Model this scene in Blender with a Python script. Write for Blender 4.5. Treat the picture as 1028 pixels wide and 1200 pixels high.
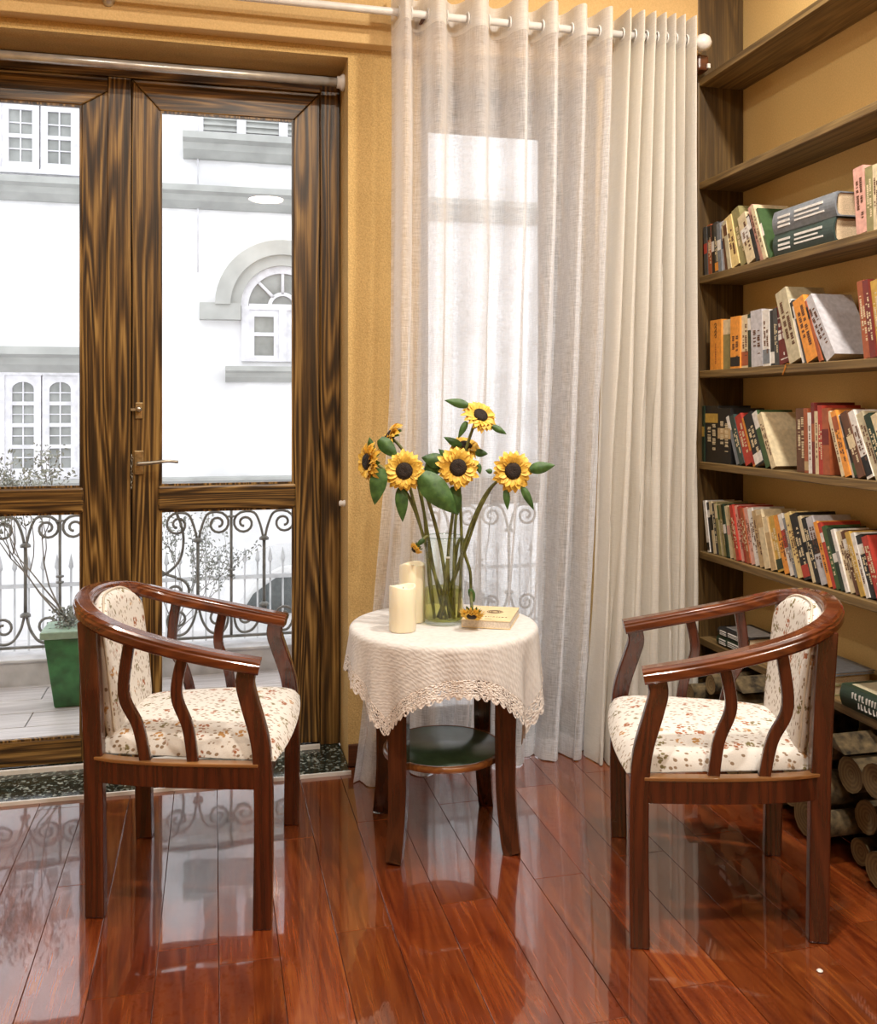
import bpy, bmesh, math, random
from mathutils import Vector, Matrix
R = math.radians
rnd = random.Random(7)
for o in list(bpy.data.objects): bpy.data.objects.remove(o)
S = bpy.context.scene
C = S.collection

# ------------------------------------------------------------------ camera
FPX = 1099.0; HZ = 477.0; CAMZ = 1.40; YAW = R(13.5)
sn, cs = math.sin(YAW), math.cos(YAW)
cam = bpy.data.cameras.new('camera'); camo = bpy.data.objects.new('camera', cam); C.objects.link(camo)
cam.sensor_fit = 'HORIZONTAL'; cam.sensor_width = 36; cam.lens = 36*FPX/1028
cam.shift_y = -(600-HZ)/1028
camo.location = (0, 0, CAMZ); camo.rotation_euler = (R(90), 0, -YAW)
cam.clip_start = .02; cam.clip_end = 200
S.camera = camo

# ------------------------------------------------------------------ world, lights, exposure
W = bpy.data.worlds.new('overcast_sky'); S.world = W; W.use_nodes = True
bg = W.node_tree.nodes['Background']; bg.inputs[0].default_value = (.95, .97, 1, 1); bg.inputs[1].default_value = 2.5
S.view_settings.view_transform = 'Standard'; S.view_settings.look = 'None'
S.cycles.transparent_max_bounces = 48; S.cycles.max_bounces = 10
S.view_settings.gamma = 1; S.view_settings.exposure = -.12; S.view_settings.use_curve_mapping = False
def area(loc, size, power, col, aim=None, name='ceiling_area_light'):
    l = bpy.data.lights.new(name, 'AREA'); l.shape = 'DISK'; l.size = size; l.energy = power; l.color = col
    o = bpy.data.objects.new(name, l); o.location = loc; C.objects.link(o)
    if aim is not None:
        o.rotation_euler = (Vector(aim)-Vector(loc)).to_track_quat('-Z', 'Y').to_euler()
    return o
WARM = (1, .93, .82)
area((1.60, 2.15, 3.50), .14, 66, WARM)
area((0.25, 1.30, 3.50), .16, 56, WARM)
area((1.55, .90, 3.50), .16, 44, WARM)  # added fill light, put in to brighten the bookcase
area((-.95, 2.10, 3.50), .14, 24, WARM)
area((0.52, -1.85, 3.50), .34, 70, (1, .88, .74))

# ------------------------------------------------------------------ geometry helpers
def ratio(px):                                  # x/y of the sight line through an image column
    u = (px-514)/FPX; return (sn+u*cs)/(cs-u*sn)
def PT(px, py, t):                              # point at camera depth t
    u = (px-514)/FPX; v = (HZ-py)/FPX
    return Vector((t*(sn+u*cs), t*(cs-u*sn), CAMZ+t*v))
def PY(px, py, Y):                              # point on the plane y = Y
    u = (px-514)/FPX; return PT(px, py, Y/(cs-u*sn))
def XY(px, Y): return ratio(px)*Y

class MB:
    def __init__(s): s.v = []; s.f = []; s.uv = {}; s.smooth = []
    def add(s, vs, fs, smooth=False):
        n = len(s.v); s.v += [Vector(p) for p in vs]
        for f in fs: s.f.append([i+n for i in f]); s.smooth.append(smooth)
        return s
    def box(s, a, b):
        x0, y0, z0 = a; x1, y1, z1 = b
        if x0 > x1: x0, x1 = x1, x0
        if y0 > y1: y0, y1 = y1, y0
        if z0 > z1: z0, z1 = z1, z0
        return s.add([(x0,y0,z0),(x1,y0,z0),(x1,y1,z0),(x0,y1,z0),(x0,y0,z1),(x1,y0,z1),(x1,y1,z1),(x0,y1,z1)],
              [(0,3,2,1),(4,5,6,7),(0,1,5,4),(1,2,6,5),(2,3,7,6),(3,0,4,7)])
    def prism(s, poly, axis, a, b):             # polygon extruded along an axis; poly in the two other axes
        n = len(poly); vs = []
        for w in (a, b):
            for p, q in poly:
                vs.append({'x':(w,p,q),'y':(p,w,q),'z':(p,q,w)}[axis])
        fs = [list(range(n))[::-1], [n+i for i in range(n)]]
        fs += [(i, (i+1)%n, n+(i+1)%n, n+i) for i in range(n)]
        return s.add(vs, fs)
    def grid(s, fn, nu, nv, smooth=True, flip=False, uvfn=None, closeu=False):
        n0 = len(s.v)
        for j in range(nv+1):
            for i in range(nu+1):
                s.v.append(Vector(fn(i/nu, j/nv)))
                if uvfn: s.uv[len(s.v)-1] = uvfn(i/nu, j/nv)
        for j in range(nv):
            for i in range(nu):
                a = n0+j*(nu+1)+i; q = [a, a+1, a+nu+2, a+nu+1]
                s.f.append(q[::-1] if flip else q); s.smooth.append(smooth)
        return s
    def sweep(s, path, prof, ups=None, cap=True, smooth=True, scale=None):
        # prof: list of (a,b) a along side vector, b along up; path: list of Vectors
        path = [Vector(p) for p in path]; n = len(path); m = len(prof); n0 = len(s.v)
        last = None
        for i, p in enumerate(path):
            t = (path[min(i+1,n-1)]-path[max(i-1,0)]).normalized()
            up = Vector(ups[i] if isinstance(ups, list) else ups) if ups is not None else (last if last is not None else (Vector((0,0,1)) if abs(t.z) < .9 else Vector((1,0,0))))
            sd = t.cross(up)
            if sd.length < 1e-6: sd = t.orthogonal()
            sd.normalize(); u2 = sd.cross(t).normalized(); last = u2
            k = scale[i] if scale else 1
            ka, kb = k if isinstance(k, tuple) else (k, k)
            for a, b in prof: s.v.append(p+sd*a*ka+u2*b*kb)
        for i in range(n-1):
            for j in range(m):
                a = n0+i*m+j; b = n0+i*m+(j+1)%m
                s.f.append([a, b, b+m, a+m]); s.smooth.append(smooth)
        if cap:
            s.f.append([n0+j for j in range(m)][::-1]); s.smooth.append(False)
            s.f.append([n0+(n-1)*m+j for j in range(m)]); s.smooth.append(False)
        return s
    def tube(s, path, r, seg=8, cap=True):
        if not isinstance(r, (list, tuple)): r = [r]*len(path)
        prof = [(math.cos(2*math.pi*k/seg), math.sin(2*math.pi*k/seg)) for k in range(seg)]
        return s.sweep(path, prof, cap=cap, scale=list(r))
    def lathe(s, prof, seg=32, c=(0,0,0), smooth=True):
        n0 = len(s.v); c = Vector(c); m = len(prof)
        for r, z in prof:
            for k in range(seg):
                a = 2*math.pi*k/seg; s.v.append(c+Vector((r*math.cos(a), r*math.sin(a), z)))
        for i in range(m-1):
            for k in range(seg):
                a = n0+i*seg+k; b = n0+i*seg+(k+1)%seg
                s.f.append([a, b, b+seg, a+seg]); s.smooth.append(smooth)
        if prof[0][0] > 1e-5: s.f.append([n0+k for k in range(seg)][::-1]); s.smooth.append(False)
        if prof[-1][0] > 1e-5: s.f.append([n0+(m-1)*seg+k for k in range(seg)]); s.smooth.append(False)
        return s
    def xf(s, M):
        s.v = [M @ p for p in s.v]; return s
    def obj(s, name, mat, parent=None, off=None, bevel=0, weld=False):
        me = bpy.data.meshes.new(name)
        off = Vector(off) if off is not None else (Vector(parent['o']) if parent is not None and 'o' in parent else Vector())
        me.from_pydata([tuple(p-off) for p in s.v], [], s.f)
        for p, sm in zip(me.polygons, s.smooth): p.use_smooth = sm
        if s.uv:
            l = me.uv_layers.new(name='UVMap')
            for lp in me.loops:
                l.data[lp.index].uv = s.uv.get(lp.vertex_index, (0, 0))
        me.update()
        bm = bmesh.new(); bm.from_mesh(me)
        if weld: bmesh.ops.remove_doubles(bm, verts=bm.verts, dist=1e-5)
        bmesh.ops.recalc_face_normals(bm, faces=bm.faces); bm.to_mesh(me); bm.free()
        me.materials.append(mat)
        o = bpy.data.objects.new(name, me); C.objects.link(o)
        if parent is not None: o.parent = parent
        elif off.length: o.location = off
        if bevel:
            b = o.modifiers.new('bevel', 'BEVEL'); b.width = bevel; b.segments = 2; b.limit_method = 'ANGLE'; b.angle_limit = R(40)
        return o
def B(a, b): return MB().box(a, b)
def thing(name, label, cat, loc=(0,0,0), rz=0, group=None, kind=None):
    o = bpy.data.objects.new(name, None); C.objects.link(o); o.location = loc; o.rotation_euler = (0,0,rz)
    o.empty_display_size = .05
    o['label'] = label; o['category'] = cat
    if group: o['group'] = group
    if kind: o['kind'] = kind
    return o
def wthing(name, label, cat, loc, **k):         # parts are written in world coordinates
    o = thing(name, label, cat, loc, **k); o['o'] = list(loc); return o
def tag(o, label, cat, group=None):
    o['label'] = label; o['category'] = cat
    if group: o['group'] = group
    return o
def struct(o, label, cat='structure'):
    o['kind'] = 'structure'; o['label'] = label; o['category'] = cat; return o
def children(o): return [c for c in bpy.data.objects if c.parent == o]
def copy_tree(o, parent=None, kids=None):
    c = o.copy(); C.objects.link(c)
    if parent is not None: c.parent = parent
    for ch in (kids if kids is not None else children(o)): copy_tree(ch, c)
    return c
def bez(p, n=16):                               # Catmull-Rom through points
    p = [Vector(q) for q in p]; out = []
    for i in range(len(p)-1):
        a = p[max(i-1,0)]; b = p[i]; c = p[i+1]; d = p[min(i+2,len(p)-1)]
        for k in range(n):
            t = k/n
            out.append(.5*((2*b)+(-a+c)*t+(2*a-5*b+4*c-d)*t*t+(-a+3*b-3*c+d)*t**3))
    out.append(p[-1]); return out

# ------------------------------------------------------------------ materials
class NT:
    def __init__(s, name):
        s.m = bpy.data.materials.new(name); s.m.use_nodes = True; s.t = s.m.node_tree
        s.b = s.t.nodes['Principled BSDF']; s.out = s.t.nodes['Material Output']
    def n(s, typ, **k):
        nd = s.t.nodes.new(typ)
        for a, v in k.items():
            if a.startswith('i_'):
                key = a[2:]; key = int(key) if key.isdigit() else key.replace('_', ' ')
                nd.inputs[key].default_value = v
            else: setattr(nd, a, v)
        return nd
    def l(s, a, b): s.t.links.new(a, b)
    def coord(s, kind='Object', scale=(1,1,1), rot=(0,0,0), rand=False):
        tc = s.n('ShaderNodeTexCoord'); mp = s.n('ShaderNodeMapping'); src = tc.outputs[kind]
        mp.inputs['Scale'].default_value = scale; mp.inputs['Rotation'].default_value = rot
        if rand:
            oi = s.n('ShaderNodeObjectInfo'); mu = s.n('ShaderNodeVectorMath', operation='MULTIPLY')
            co = s.n('ShaderNodeCombineXYZ')
            for k in range(3): s.l(oi.outputs['Random'], co.inputs[k])
            mu.inputs[1].default_value = (37, 53, 71); s.l(co.outputs[0], mu.inputs[0])
            ad = s.n('ShaderNodeVectorMath', operation='ADD'); s.l(src, ad.inputs[0]); s.l(mu.outputs[0], ad.inputs[1]); src = ad.outputs[0]
        s.l(src, mp.inputs[0]); return mp.outputs[0]
    def ramp(s, src, stops, interp='LINEAR'):
        r = s.n('ShaderNodeValToRGB'); e = r.color_ramp.elements; r.color_ramp.interpolation = interp
        while len(e) < len(stops): e.new(.5)
        for k, (p, c) in enumerate(stops): e[k].position = p; e[k].color = (*c, 1) if len(c) == 3 else c
        s.l(src, r.inputs[0]); return r.outputs[0]
    def noise(s, vec, scale=5, detail=4, rough=.5, dist=0):
        n = s.n('ShaderNodeTexNoise'); n.inputs['Scale'].default_value = scale; n.inputs['Detail'].default_value = detail
        n.inputs['Roughness'].default_value = rough; n.inputs['Distortion'].default_value = dist; s.l(vec, n.inputs['Vector']); return n.outputs['Fac']
    def vor(s, vec, scale, feature='F1', rand=1):
        n = s.n('ShaderNodeTexVoronoi', feature=feature); n.inputs['Scale'].default_value = scale
        n.inputs['Randomness'].default_value = rand; s.l(vec, n.inputs['Vector']); return n
    def bump(s, h, strength=.3, dist=.01):
        b = s.n('ShaderNodeBump'); b.inputs['Strength'].default_value = strength; b.inputs['Distance'].default_value = dist
        s.l(h, b.inputs['Height']); s.l(b.outputs[0], s.b.inputs['Normal']); return b.outputs[0]
    def mix(s, f, a, b, typ='MIX'):
        m = s.n('ShaderNodeMix', data_type='RGBA', blend_type=typ)
        for sock, v in ((m.inputs[0], f), (m.inputs[6], a), (m.inputs[7], b)):
            if isinstance(v, (int, float)): sock.default_value = v
            elif isinstance(v, tuple): sock.default_value = (*v, 1) if len(v) == 3 else v
            else: s.l(v, sock)
        return m.outputs[2]
    def math(s, op, a, b=0):
        m = s.n('ShaderNodeMath', operation=op)
        for k, v in enumerate((a, b)):
            if isinstance(v, (int, float)): m.inputs[k].default_value = v
            else: s.l(v, m.inputs[k])
        return m.outputs[0]
    def set(s, col=None, rough=None, metal=None, coat=None, spec=None, sheen=None):
        def put(k, v):
            if isinstance(v, (int, float)): s.b.inputs[k].default_value = v
            elif isinstance(v, tuple): s.b.inputs[k].default_value = (*v, 1)
            else: s.l(v, s.b.inputs[k])
        if col is not None: put('Base Color', col)
        if rough is not None: put('Roughness', rough)
        if metal is not None: put('Metallic', metal)
        if coat is not None: put('Coat Weight', coat); s.b.inputs['Coat Roughness'].default_value = .08
        if spec is not None: put('Specular IOR Level', spec)
        return s
def plain(name, col, rough=.6, var=.12, scale=20, metal=0, coat=None, bump=.0):
    m = NT(name); v = m.coord('Object', rand=True); f = m.noise(v, scale, 3)
    c2 = tuple(max(0, c*(1-var*2)) for c in col); c3 = tuple(min(1, c*(1+var)) for c in col)
    m.set(m.ramp(f, [(.3, c2), (.7, c3)]), rough, metal, coat)
    if bump: m.bump(f, bump, .004)
    return m.m
def wood(name, cols, axis='z', across=22, along=1.6, rough=.4, coat=None, dist=2.5, wave=6, bump=.15, rand=False, wmix=.5, fine=90, figure=(7, .55), freq=38, spread=(.30, .70)):
    """streaks of stretched noise crossed with the contour lines of a slow noise (growth rings cut by the saw)"""
    m = NT(name); v = m.coord('Object', rand=rand)
    def st(a, l):
        mp = m.n('ShaderNodeMapping'); mp.inputs['Scale'].default_value = {'x': (l, a, a), 'y': (a, l, a), 'z': (a, a, l)}[axis]; m.l(v, mp.inputs[0]); return mp.outputs[0]
    low = m.noise(st(*figure), 1, 2.2, .45, .25)
    ring = m.math('MULTIPLY', m.math('ADD', m.math('SINE', m.math('MULTIPLY', low, freq*2.6)), 1), .5)
    n1 = m.noise(st(across*2.2, along*1.4), 1, 6, .68, .3); n2 = m.noise(st(fine*3, along*5), 1, 3, .6)
    def mixf(f, a, b):
        x = m.n('ShaderNodeMix', data_type='FLOAT'); x.inputs[0].default_value = f; m.l(a, x.inputs[2]); m.l(b, x.inputs[3]); return x.outputs[0]
    g = mixf(wmix, n1, ring); g = mixf(.28, g, n2)
    k = len(cols); lo, hi = spread
    m.set(m.ramp(g, [(lo+(hi-lo)*i/(k-1), c) for i, c in enumerate(cols)]), rough, coat=coat)
    if bump: m.bump(g, bump, .004)
    return m.m
def fabric_alpha(name, col, trans_lo, trans_hi, scale=420, stripes=True):
    m = NT(name); v = m.coord('Object')
    mz = m.n('ShaderNodeMapping'); mz.inputs['Scale'].default_value = (1, 1, .04); m.l(v, mz.inputs[0])
    mx = m.n('ShaderNodeMapping'); mx.inputs['Scale'].default_value = (.06, .06, 1); m.l(v, mx.inputs[0])
    a = m.noise(mz.outputs[0], scale, 2, .7); b = m.noise(mx.outputs[0], scale, 2, .7)
    th = m.math('ADD', a, b); th = m.math('MULTIPLY', th, .5)
    lw = m.n('ShaderNodeLayerWeight'); lw.inputs['Blend'].default_value = .35
    al = m.n('ShaderNodeMapRange'); al.inputs[1].default_value = .36; al.inputs[2].default_value = .64
    al.inputs[3].default_value = trans_hi; al.inputs[4].default_value = trans_lo; m.l(th, al.inputs[0])
    f = m.math('SUBTRACT', 1, lw.outputs['Facing']); tr = m.math('MULTIPLY', al.outputs[0], f)
    d = m.n('ShaderNodeBsdfDiffuse'); t = m.n('ShaderNodeBsdfTranslucent'); d.inputs[0].default_value = (*col, 1); t.inputs[0].default_value = (*col, 1)
    bp = m.n('ShaderNodeBump'); bp.inputs['Strength'].default_value = .25; bp.inputs['Distance'].default_value = .002; m.l(th, bp.inputs['Height']); m.l(bp.outputs[0], d.inputs['Normal'])
    mx1 = m.n('ShaderNodeMixShader'); mx1.inputs[0].default_value = .5; m.l(d.outputs[0], mx1.inputs[1]); m.l(t.outputs[0], mx1.inputs[2])
    tp = m.n('ShaderNodeBsdfTransparent'); mx2 = m.n('ShaderNodeMixShader'); m.l(tr, mx2.inputs[0]); m.l(mx1.outputs[0], mx2.inputs[1]); m.l(tp.outputs[0], mx2.inputs[2])
    m.l(mx2.outputs[0], m.out.inputs[0]); return m.m
def thin_glass(name, tint=(1,1,1), refl=1.0, ior=1.45):
    m = NT(name); lw = m.n('ShaderNodeLayerWeight'); lw.inputs[0].default_value = .5
    fr = m.n('ShaderNodeMapRange'); m.l(m.math('POWER', lw.outputs['Facing'], 4), fr.inputs[0]); fr.inputs[3].default_value = ((ior-1)/(ior+1))**2; fr.inputs[4].default_value = .85
    g = m.n('ShaderNodeBsdfGlossy'); g.inputs['Roughness'].default_value = .01
    v = m.coord('Object'); nz = m.noise(v, 3, 1); bp = m.n('ShaderNodeBump'); bp.inputs['Strength'].default_value = .02; m.l(nz, bp.inputs['Height']); m.l(bp.outputs[0], g.inputs['Normal'])
    tp = m.n('ShaderNodeBsdfTransparent'); tp.inputs[0].default_value = (*tint, 1)
    mx = m.n('ShaderNodeMixShader'); f = m.math('MULTIPLY', fr.outputs[0], refl); m.l(f, mx.inputs[0]); m.l(tp.outputs[0], mx.inputs[1]); m.l(g.outputs[0], mx.inputs[2])
    m.l(mx.outputs[0], m.out.inputs[0]); return m.m

def wall_mat(name, c1, c2, bumpk=.35):
    m = NT(name); v = m.coord('Object'); a = m.noise(v, 3, 4); b = m.noise(v, 170, 3, .7); vo = m.vor(v, 130)
    f = m.mix(.55, m.ramp(a, [(.3, (.25,)*3), (.7, (.75,)*3)]), m.ramp(b, [(.35, (0,)*3), (.65, (1,)*3)]))
    m.set(m.ramp(f, [(.1, c1), (.85, c2)]), .85)
    h = m.math('ADD', b, vo.outputs['Distance']); m.bump(h, bumpk, .004); return m.m
M_wall = wall_mat('ochre_plaster', (.44, .285, .10), (.67, .455, .185))
M_beam = wall_mat('ochre_plaster_smooth', (.58, .38, .155), (.70, .48, .22), .1)
M_panel = wall_mat('ochre_painted_board', (.60, .41, .155), (.74, .51, .21), .08)
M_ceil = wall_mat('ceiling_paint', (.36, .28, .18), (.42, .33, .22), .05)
M_door_v = wood('charred_pine_upright', [(.009,.005,.002), (.045,.022,.007), (.15,.078,.021), (.36,.215,.065)], 'z', 34, .8, .36, wmix=.24, fine=110, bump=.25, figure=(8, .45), freq=40, spread=(.34, .64))
M_door_h = wood('charred_pine_crosswise', [(.009,.005,.002), (.045,.022,.007), (.15,.078,.021), (.36,.215,.065)], 'x', 34, .8, .36, wmix=.20, fine=110, bump=.25, figure=(8, .45), freq=40, spread=(.34, .64))
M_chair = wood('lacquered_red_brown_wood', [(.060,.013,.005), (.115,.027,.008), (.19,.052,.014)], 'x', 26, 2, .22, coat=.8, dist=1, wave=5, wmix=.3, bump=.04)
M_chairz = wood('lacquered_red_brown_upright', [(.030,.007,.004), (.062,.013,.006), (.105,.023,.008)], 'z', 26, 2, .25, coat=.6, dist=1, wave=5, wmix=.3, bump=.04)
M_ledge = wood('light_brown_edge', [(.20,.085,.025), (.32,.15,.05)], 'x', 26, 2, .35, coat=.4, wmix=.3)
M_table = wood('dark_cherry_table_wood', [(.020,.006,.004), (.050,.013,.006), (.09,.024,.009)], 'z', 26, 2, .25, coat=.5, dist=1, wave=5, wmix=.3, bump=.04)
M_rim = wood('orange_table_rim', [(.20,.07,.02), (.38,.15,.04)], 'x', 26, 2, .3, coat=.5, wmix=.3)
M_shelf = wood('rustic_shelf_wood', [(.05,.030,.011), (.11,.066,.024), (.20,.125,.045), (.32,.21,.08)], 'y', 30, .8, .6, wmix=.12, bump=.3)
M_post = wood('rustic_post_wood', [(.028,.015,.005), (.075,.042,.013), (.17,.10,.03)], 'z', 22, .8, .5, wmix=.14, bump=.4)
M_base = wood('dark_baseboard_wood', [(.06,.018,.008), (.12,.035,.012)], 'x', 26, 2, .35, wmix=.3)
# floor boards
def floor_mat():
    m = NT('glossy_red_laminate'); v = m.coord('Object', rand=True)
    def st(a, l):
        mp = m.n('ShaderNodeMapping'); mp.inputs['Scale'].default_value = (a, l, a); m.l(v, mp.inputs[0]); return mp.outputs[0]
    low = m.noise(st(5.5, .75), 1, 2.5, .5, .4)
    ring = m.math('MULTIPLY', m.math('ADD', m.math('SINE', m.math('MULTIPLY', low, 95)), 1), .5)
    n1 = m.noise(st(55, 2.2), 1, 6, .7, .4); n2 = m.noise(st(300, 9), 1, 3, .6); big = m.noise(v, 1.6, 2); patch = m.noise(st(4, 1.2), 1, 2)
    a = m.math('ADD', m.math('ADD', m.math('MULTIPLY', n1, .44), m.math('MULTIPLY', ring, .07)), m.math('ADD', m.math('MULTIPLY', n2, .22), m.math('MULTIPLY', patch, .27)))
    col = m.ramp(a, [(.34, (.045,.007,.003)), (.44, (.120,.018,.005)), (.54, (.20,.037,.009)), (.66, (.29,.075,.016))])
    oi = m.n('ShaderNodeObjectInfo')
    br = m.n('ShaderNodeHueSaturation'); mr = m.n('ShaderNodeMapRange'); mr.inputs[3].default_value = .78; mr.inputs[4].default_value = 1.18
    m.l(oi.outputs['Random'], mr.inputs[0]); m.l(mr.outputs[0], br.inputs['Value']); m.l(col, br.inputs['Color'])
    hr = m.n('ShaderNodeMapRange'); hr.inputs[3].default_value = .495; hr.inputs[4].default_value = .512; m.l(big, hr.inputs[0]); m.l(hr.outputs[0], br.inputs['Hue'])
    m.set(br.outputs[0], .22, spec=.5); m.b.inputs['Coat Weight'].default_value = 1; m.b.inputs['Coat Roughness'].default_value = .035; m.b.inputs['Coat IOR'].default_value = 1.85
    wv = m.noise(v, 5, 2); bp = m.n('ShaderNodeBump'); bp.inputs['Strength'].default_value = .035; bp.inputs['Distance'].default_value = .02
    m.l(wv, bp.inputs['Height']); m.l(bp.outputs[0], m.b.inputs['Coat Normal']); m.l(bp.outputs[0], m.b.inputs['Normal'])
    return m.m
M_floor = floor_mat()
M_gap = plain('floor_joint_dark', (.09,.03,.015), .7)
def granite():
    m = NT('speckled_dark_granite'); v = m.coord('Object'); vo = m.vor(v, 90); n = m.noise(v, 60, 3)
    c = m.ramp(vo.outputs['Color'], [(.35, (.008,.012,.010)), (.62, (.04,.06,.05)), (.85, (.35,.38,.34))])
    m.set(m.mix(m.ramp(n, [(.45, (0,)*3), (.6, (1,)*3)]), c, (.012,.018,.014)), .12); return m.m
M_granite = granite()
M_curtain = fabric_alpha('sheer_linen_voile', (.90,.90,.92), .20, .66)
M_curtain2 = fabric_alpha('cream_linen_voile', (.93,.91,.87), .02, .18)
M_head = fabric_alpha('doubled_curtain_heading', (.93,.91,.88), .05, .34)
M_white = plain('white_painted_metal', (.78,.76,.74), .35, .05)
M_silver = plain('brushed_silver_tube', (.55,.53,.50), .3, .1, metal=.6)
M_glass = thin_glass('window_glass', (.985,.99,.985), .55)
M_vase = thin_glass('clear_vase_glass', (.97,.985,.97), .8)
M_water = thin_glass('olive_vase_water', (.80,.78,.42), .4, 1.33)
M_brass = plain('tarnished_brass', (.40,.29,.15), .35, .2, 60, metal=.8)
M_steel = plain('aged_steel', (.45,.42,.36), .3, .15, 60, metal=.9)
def floral():
    m = NT('cream_floral_upholstery'); v = m.coord('Object', scale=(1,1,1))
    vo = m.vor(v, 21, rand=.7); d = vo.outputs['Distance']
    vp = m.vor(v, 95); spots = m.ramp(vp.outputs['Distance'], [(.46, (1,)*3), (.58, (0,)*3)])
    flower = m.ramp(d, [(.30, (1,)*3), (.38, (0,)*3)])
    sel = m.n('ShaderNodeSeparateColor'); m.l(vo.outputs['Color'], sel.inputs[0])
    fm = m.math('MULTIPLY', spots, flower)
    pc = m.ramp(sel.outputs[0], [(0, (.34,.12,.05)), (.45, (.46,.24,.08)), (.7, (.20,.16,.06)), (1, (.40,.09,.06))], 'CONSTANT')
    vs = m.n('ShaderNodeMapping'); vs.inputs['Scale'].default_value = (1, 2.2, 1.0); m.l(v, vs.inputs[0])
    v2 = m.vor(vs.outputs[0], 48, rand=.9); lf = m.ramp(v2.outputs['Distance'], [(.24, (.95,)*3), (.31, (0,)*3)])
    base = m.ramp(m.noise(v, 500, 2), [(.3, (.68,.635,.59)), (.7, (.80,.765,.725))])
    c = m.mix(lf, base, (.25,.16,.09)); c = m.mix(fm, c, pc)
    m.set(c, .85); m.bump(m.noise(v, 600, 2), .2, .002); return m.m
M_floral = floral()
M_pipe = plain('cream_piping', (.66,.58,.47), .8)
def cloth():
    m = NT('white_embroidered_cotton'); v = m.coord('UV')
    w = m.n('ShaderNodeTexWave', bands_direction='Y'); w.inputs['Scale'].default_value = 14; w.inputs['Distortion'].default_value = 1.5; m.l(v, w.inputs[0])
    w2 = m.n('ShaderNodeTexWave', bands_direction='DIAGONAL'); w2.inputs['Scale'].default_value = 30; w2.inputs['Distortion'].default_value = 6; m.l(v, w2.inputs[0])
    n = m.noise(v, 40, 4); h = m.math('ADD', m.math('MULTIPLY', w.outputs['Fac'], .5), m.math('ADD', m.math('MULTIPLY', w2.outputs['Fac'], .5), n))
    m.set(m.ramp(n, [(.3, (.62,.59,.58)), (.7, (.72,.695,.68))]), .85); m.bump(h, .35, .0022); return m.m
M_cloth = cloth()
def lace():
    m = NT('crochet_lace'); v = m.coord('UV'); vo = m.vor(v, 88, rand=.8); vo2 = m.vor(v, 30, rand=.6)
    a = m.ramp(vo.outputs['Distance'], [(.36, (1,)*3), (.42, (0,)*3)])
    b = m.ramp(vo2.outputs['Distance'], [(.46, (1,)*3), (.56, (0,)*3)])
    hole = m.math('MULTIPLY', a, b)
    m.set((.82,.76,.72), .9); m.bump(vo.outputs['Distance'], .8, .006)
    tp = m.n('ShaderNodeBsdfTransparent'); mx = m.n('ShaderNodeMixShader'); m.l(hole, mx.inputs[0]); m.l(m.b.outputs[0], mx.inputs[1]); m.l(tp.outputs[0], mx.inputs[2]); m.l(mx.outputs[0], m.out.inputs[0])
    return m.m
M_lace = lace()
M_greenglass = plain('dark_green_glossy_top', (.060,.115,.065), .35, .1, 30, coat=.25)
def leafm():
    m = NT('sunflower_leaf_green'); v = m.coord('Object', rand=True); n = m.noise(v, 40, 3)
    m.set(m.ramp(n, [(.3, (.022,.065,.014)), (.7, (.07,.16,.035))]), .5); m.b.inputs['Subsurface Weight'].default_value = 0; m.bump(n, .4, .004); return m.m
M_leaf = leafm()
M_petal = plain('sunflower_petal_yellow', (.95,.58,.09), .55, .14, 70)
M_disk = plain('sunflower_disk_brown', (.022,.011,.006), .8, .4, 260, bump=.8)
M_stem = plain('sunflower_stem_green', (.16,.17,.045), .5, .3, 30)
M_wax = NT('ivory_wax'); M_wax.set((.86,.78,.58), .45); M_wax.b.inputs['Subsurface Weight'].default_value = .25; M_wax.b.inputs['Subsurface Radius'].default_value = (.03,.02,.01)
_v = M_wax.coord('Object'); M_wax.bump(M_wax.noise(_v, 60, 3), .15, .003); M_wax = M_wax.m
M_wick = plain('black_wick', (.02,.02,.02), .9)
M_paper = plain('book_pages_paper', (.62,.48,.32), .9, .12, 300)
M_bark = plain('firewood_bark', (.12,.085,.042), .95, .45, 30, bump=.9)
def logend():
    m = NT('sawn_log_end'); v = m.coord('Object', rand=False)
    w = m.n('ShaderNodeTexWave', wave_type='RINGS', rings_direction='X'); w.inputs['Scale'].default_value = 26; w.inputs['Distortion'].default_value = 1.5; m.l(v, w.inputs[0])
    m.set(m.ramp(m.mix(.5, w.outputs['Color'], m.noise(v, 30, 3)), [(.2, (.13,.085,.035)), (.9, (.24,.165,.07))]), .85); return m.m
M_logend = logend()

# ------------------------------------------------------------------ room shell
WY = 3.64; DY = 3.87; XL = -2.3; XR = 2.20; YB = -2.4; ZC = 3.55
# openings in the back wall: door_1 x -1.17..0.511, door_2 x .80..1.545, both z 0..2.764
O1 = (-1.17, .511); O2 = (.803, 1.545); OZ = 2.764; WT = 3.99
wb = MB()
wb.box((XL, WY, 0), (O1[0], WT, ZC)); wb.box((O1[1], WY, 0), (O2[0], WT, OZ)); wb.box((O2[1], WY, 0), (XR+.1, WT, OZ))
wb.box((O1[0], WY, OZ), (XR+.1, WT, ZC))
struct(wb.obj('wall_back', M_wall), 'ochre textured plaster wall around the glazed balcony doors', 'wall')
bm_ = MB().box((XL, WY-.06, 2.80), (1.984, WY+.001, ZC))
struct(bm_.obj('trim_1', M_beam, bevel=.004), 'smooth ochre beam across the wall above the doors', 'beam')
struct(B((XR, YB, 0), (XR+.1, WY, ZC)).obj('wall_right', M_panel), 'ochre painted wall behind the bookshelves', 'wall')
struct(B((XL-.1, YB, 0), (XL, WT, ZC)).obj('wall_left', M_wall), 'ochre plaster side wall on the left', 'wall')
struct(B((XL-.1, YB-.1, 0), (XR+.1, YB, ZC)).obj('wall_front', M_wall), 'ochre plaster wall behind the viewpoint', 'wall')
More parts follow.
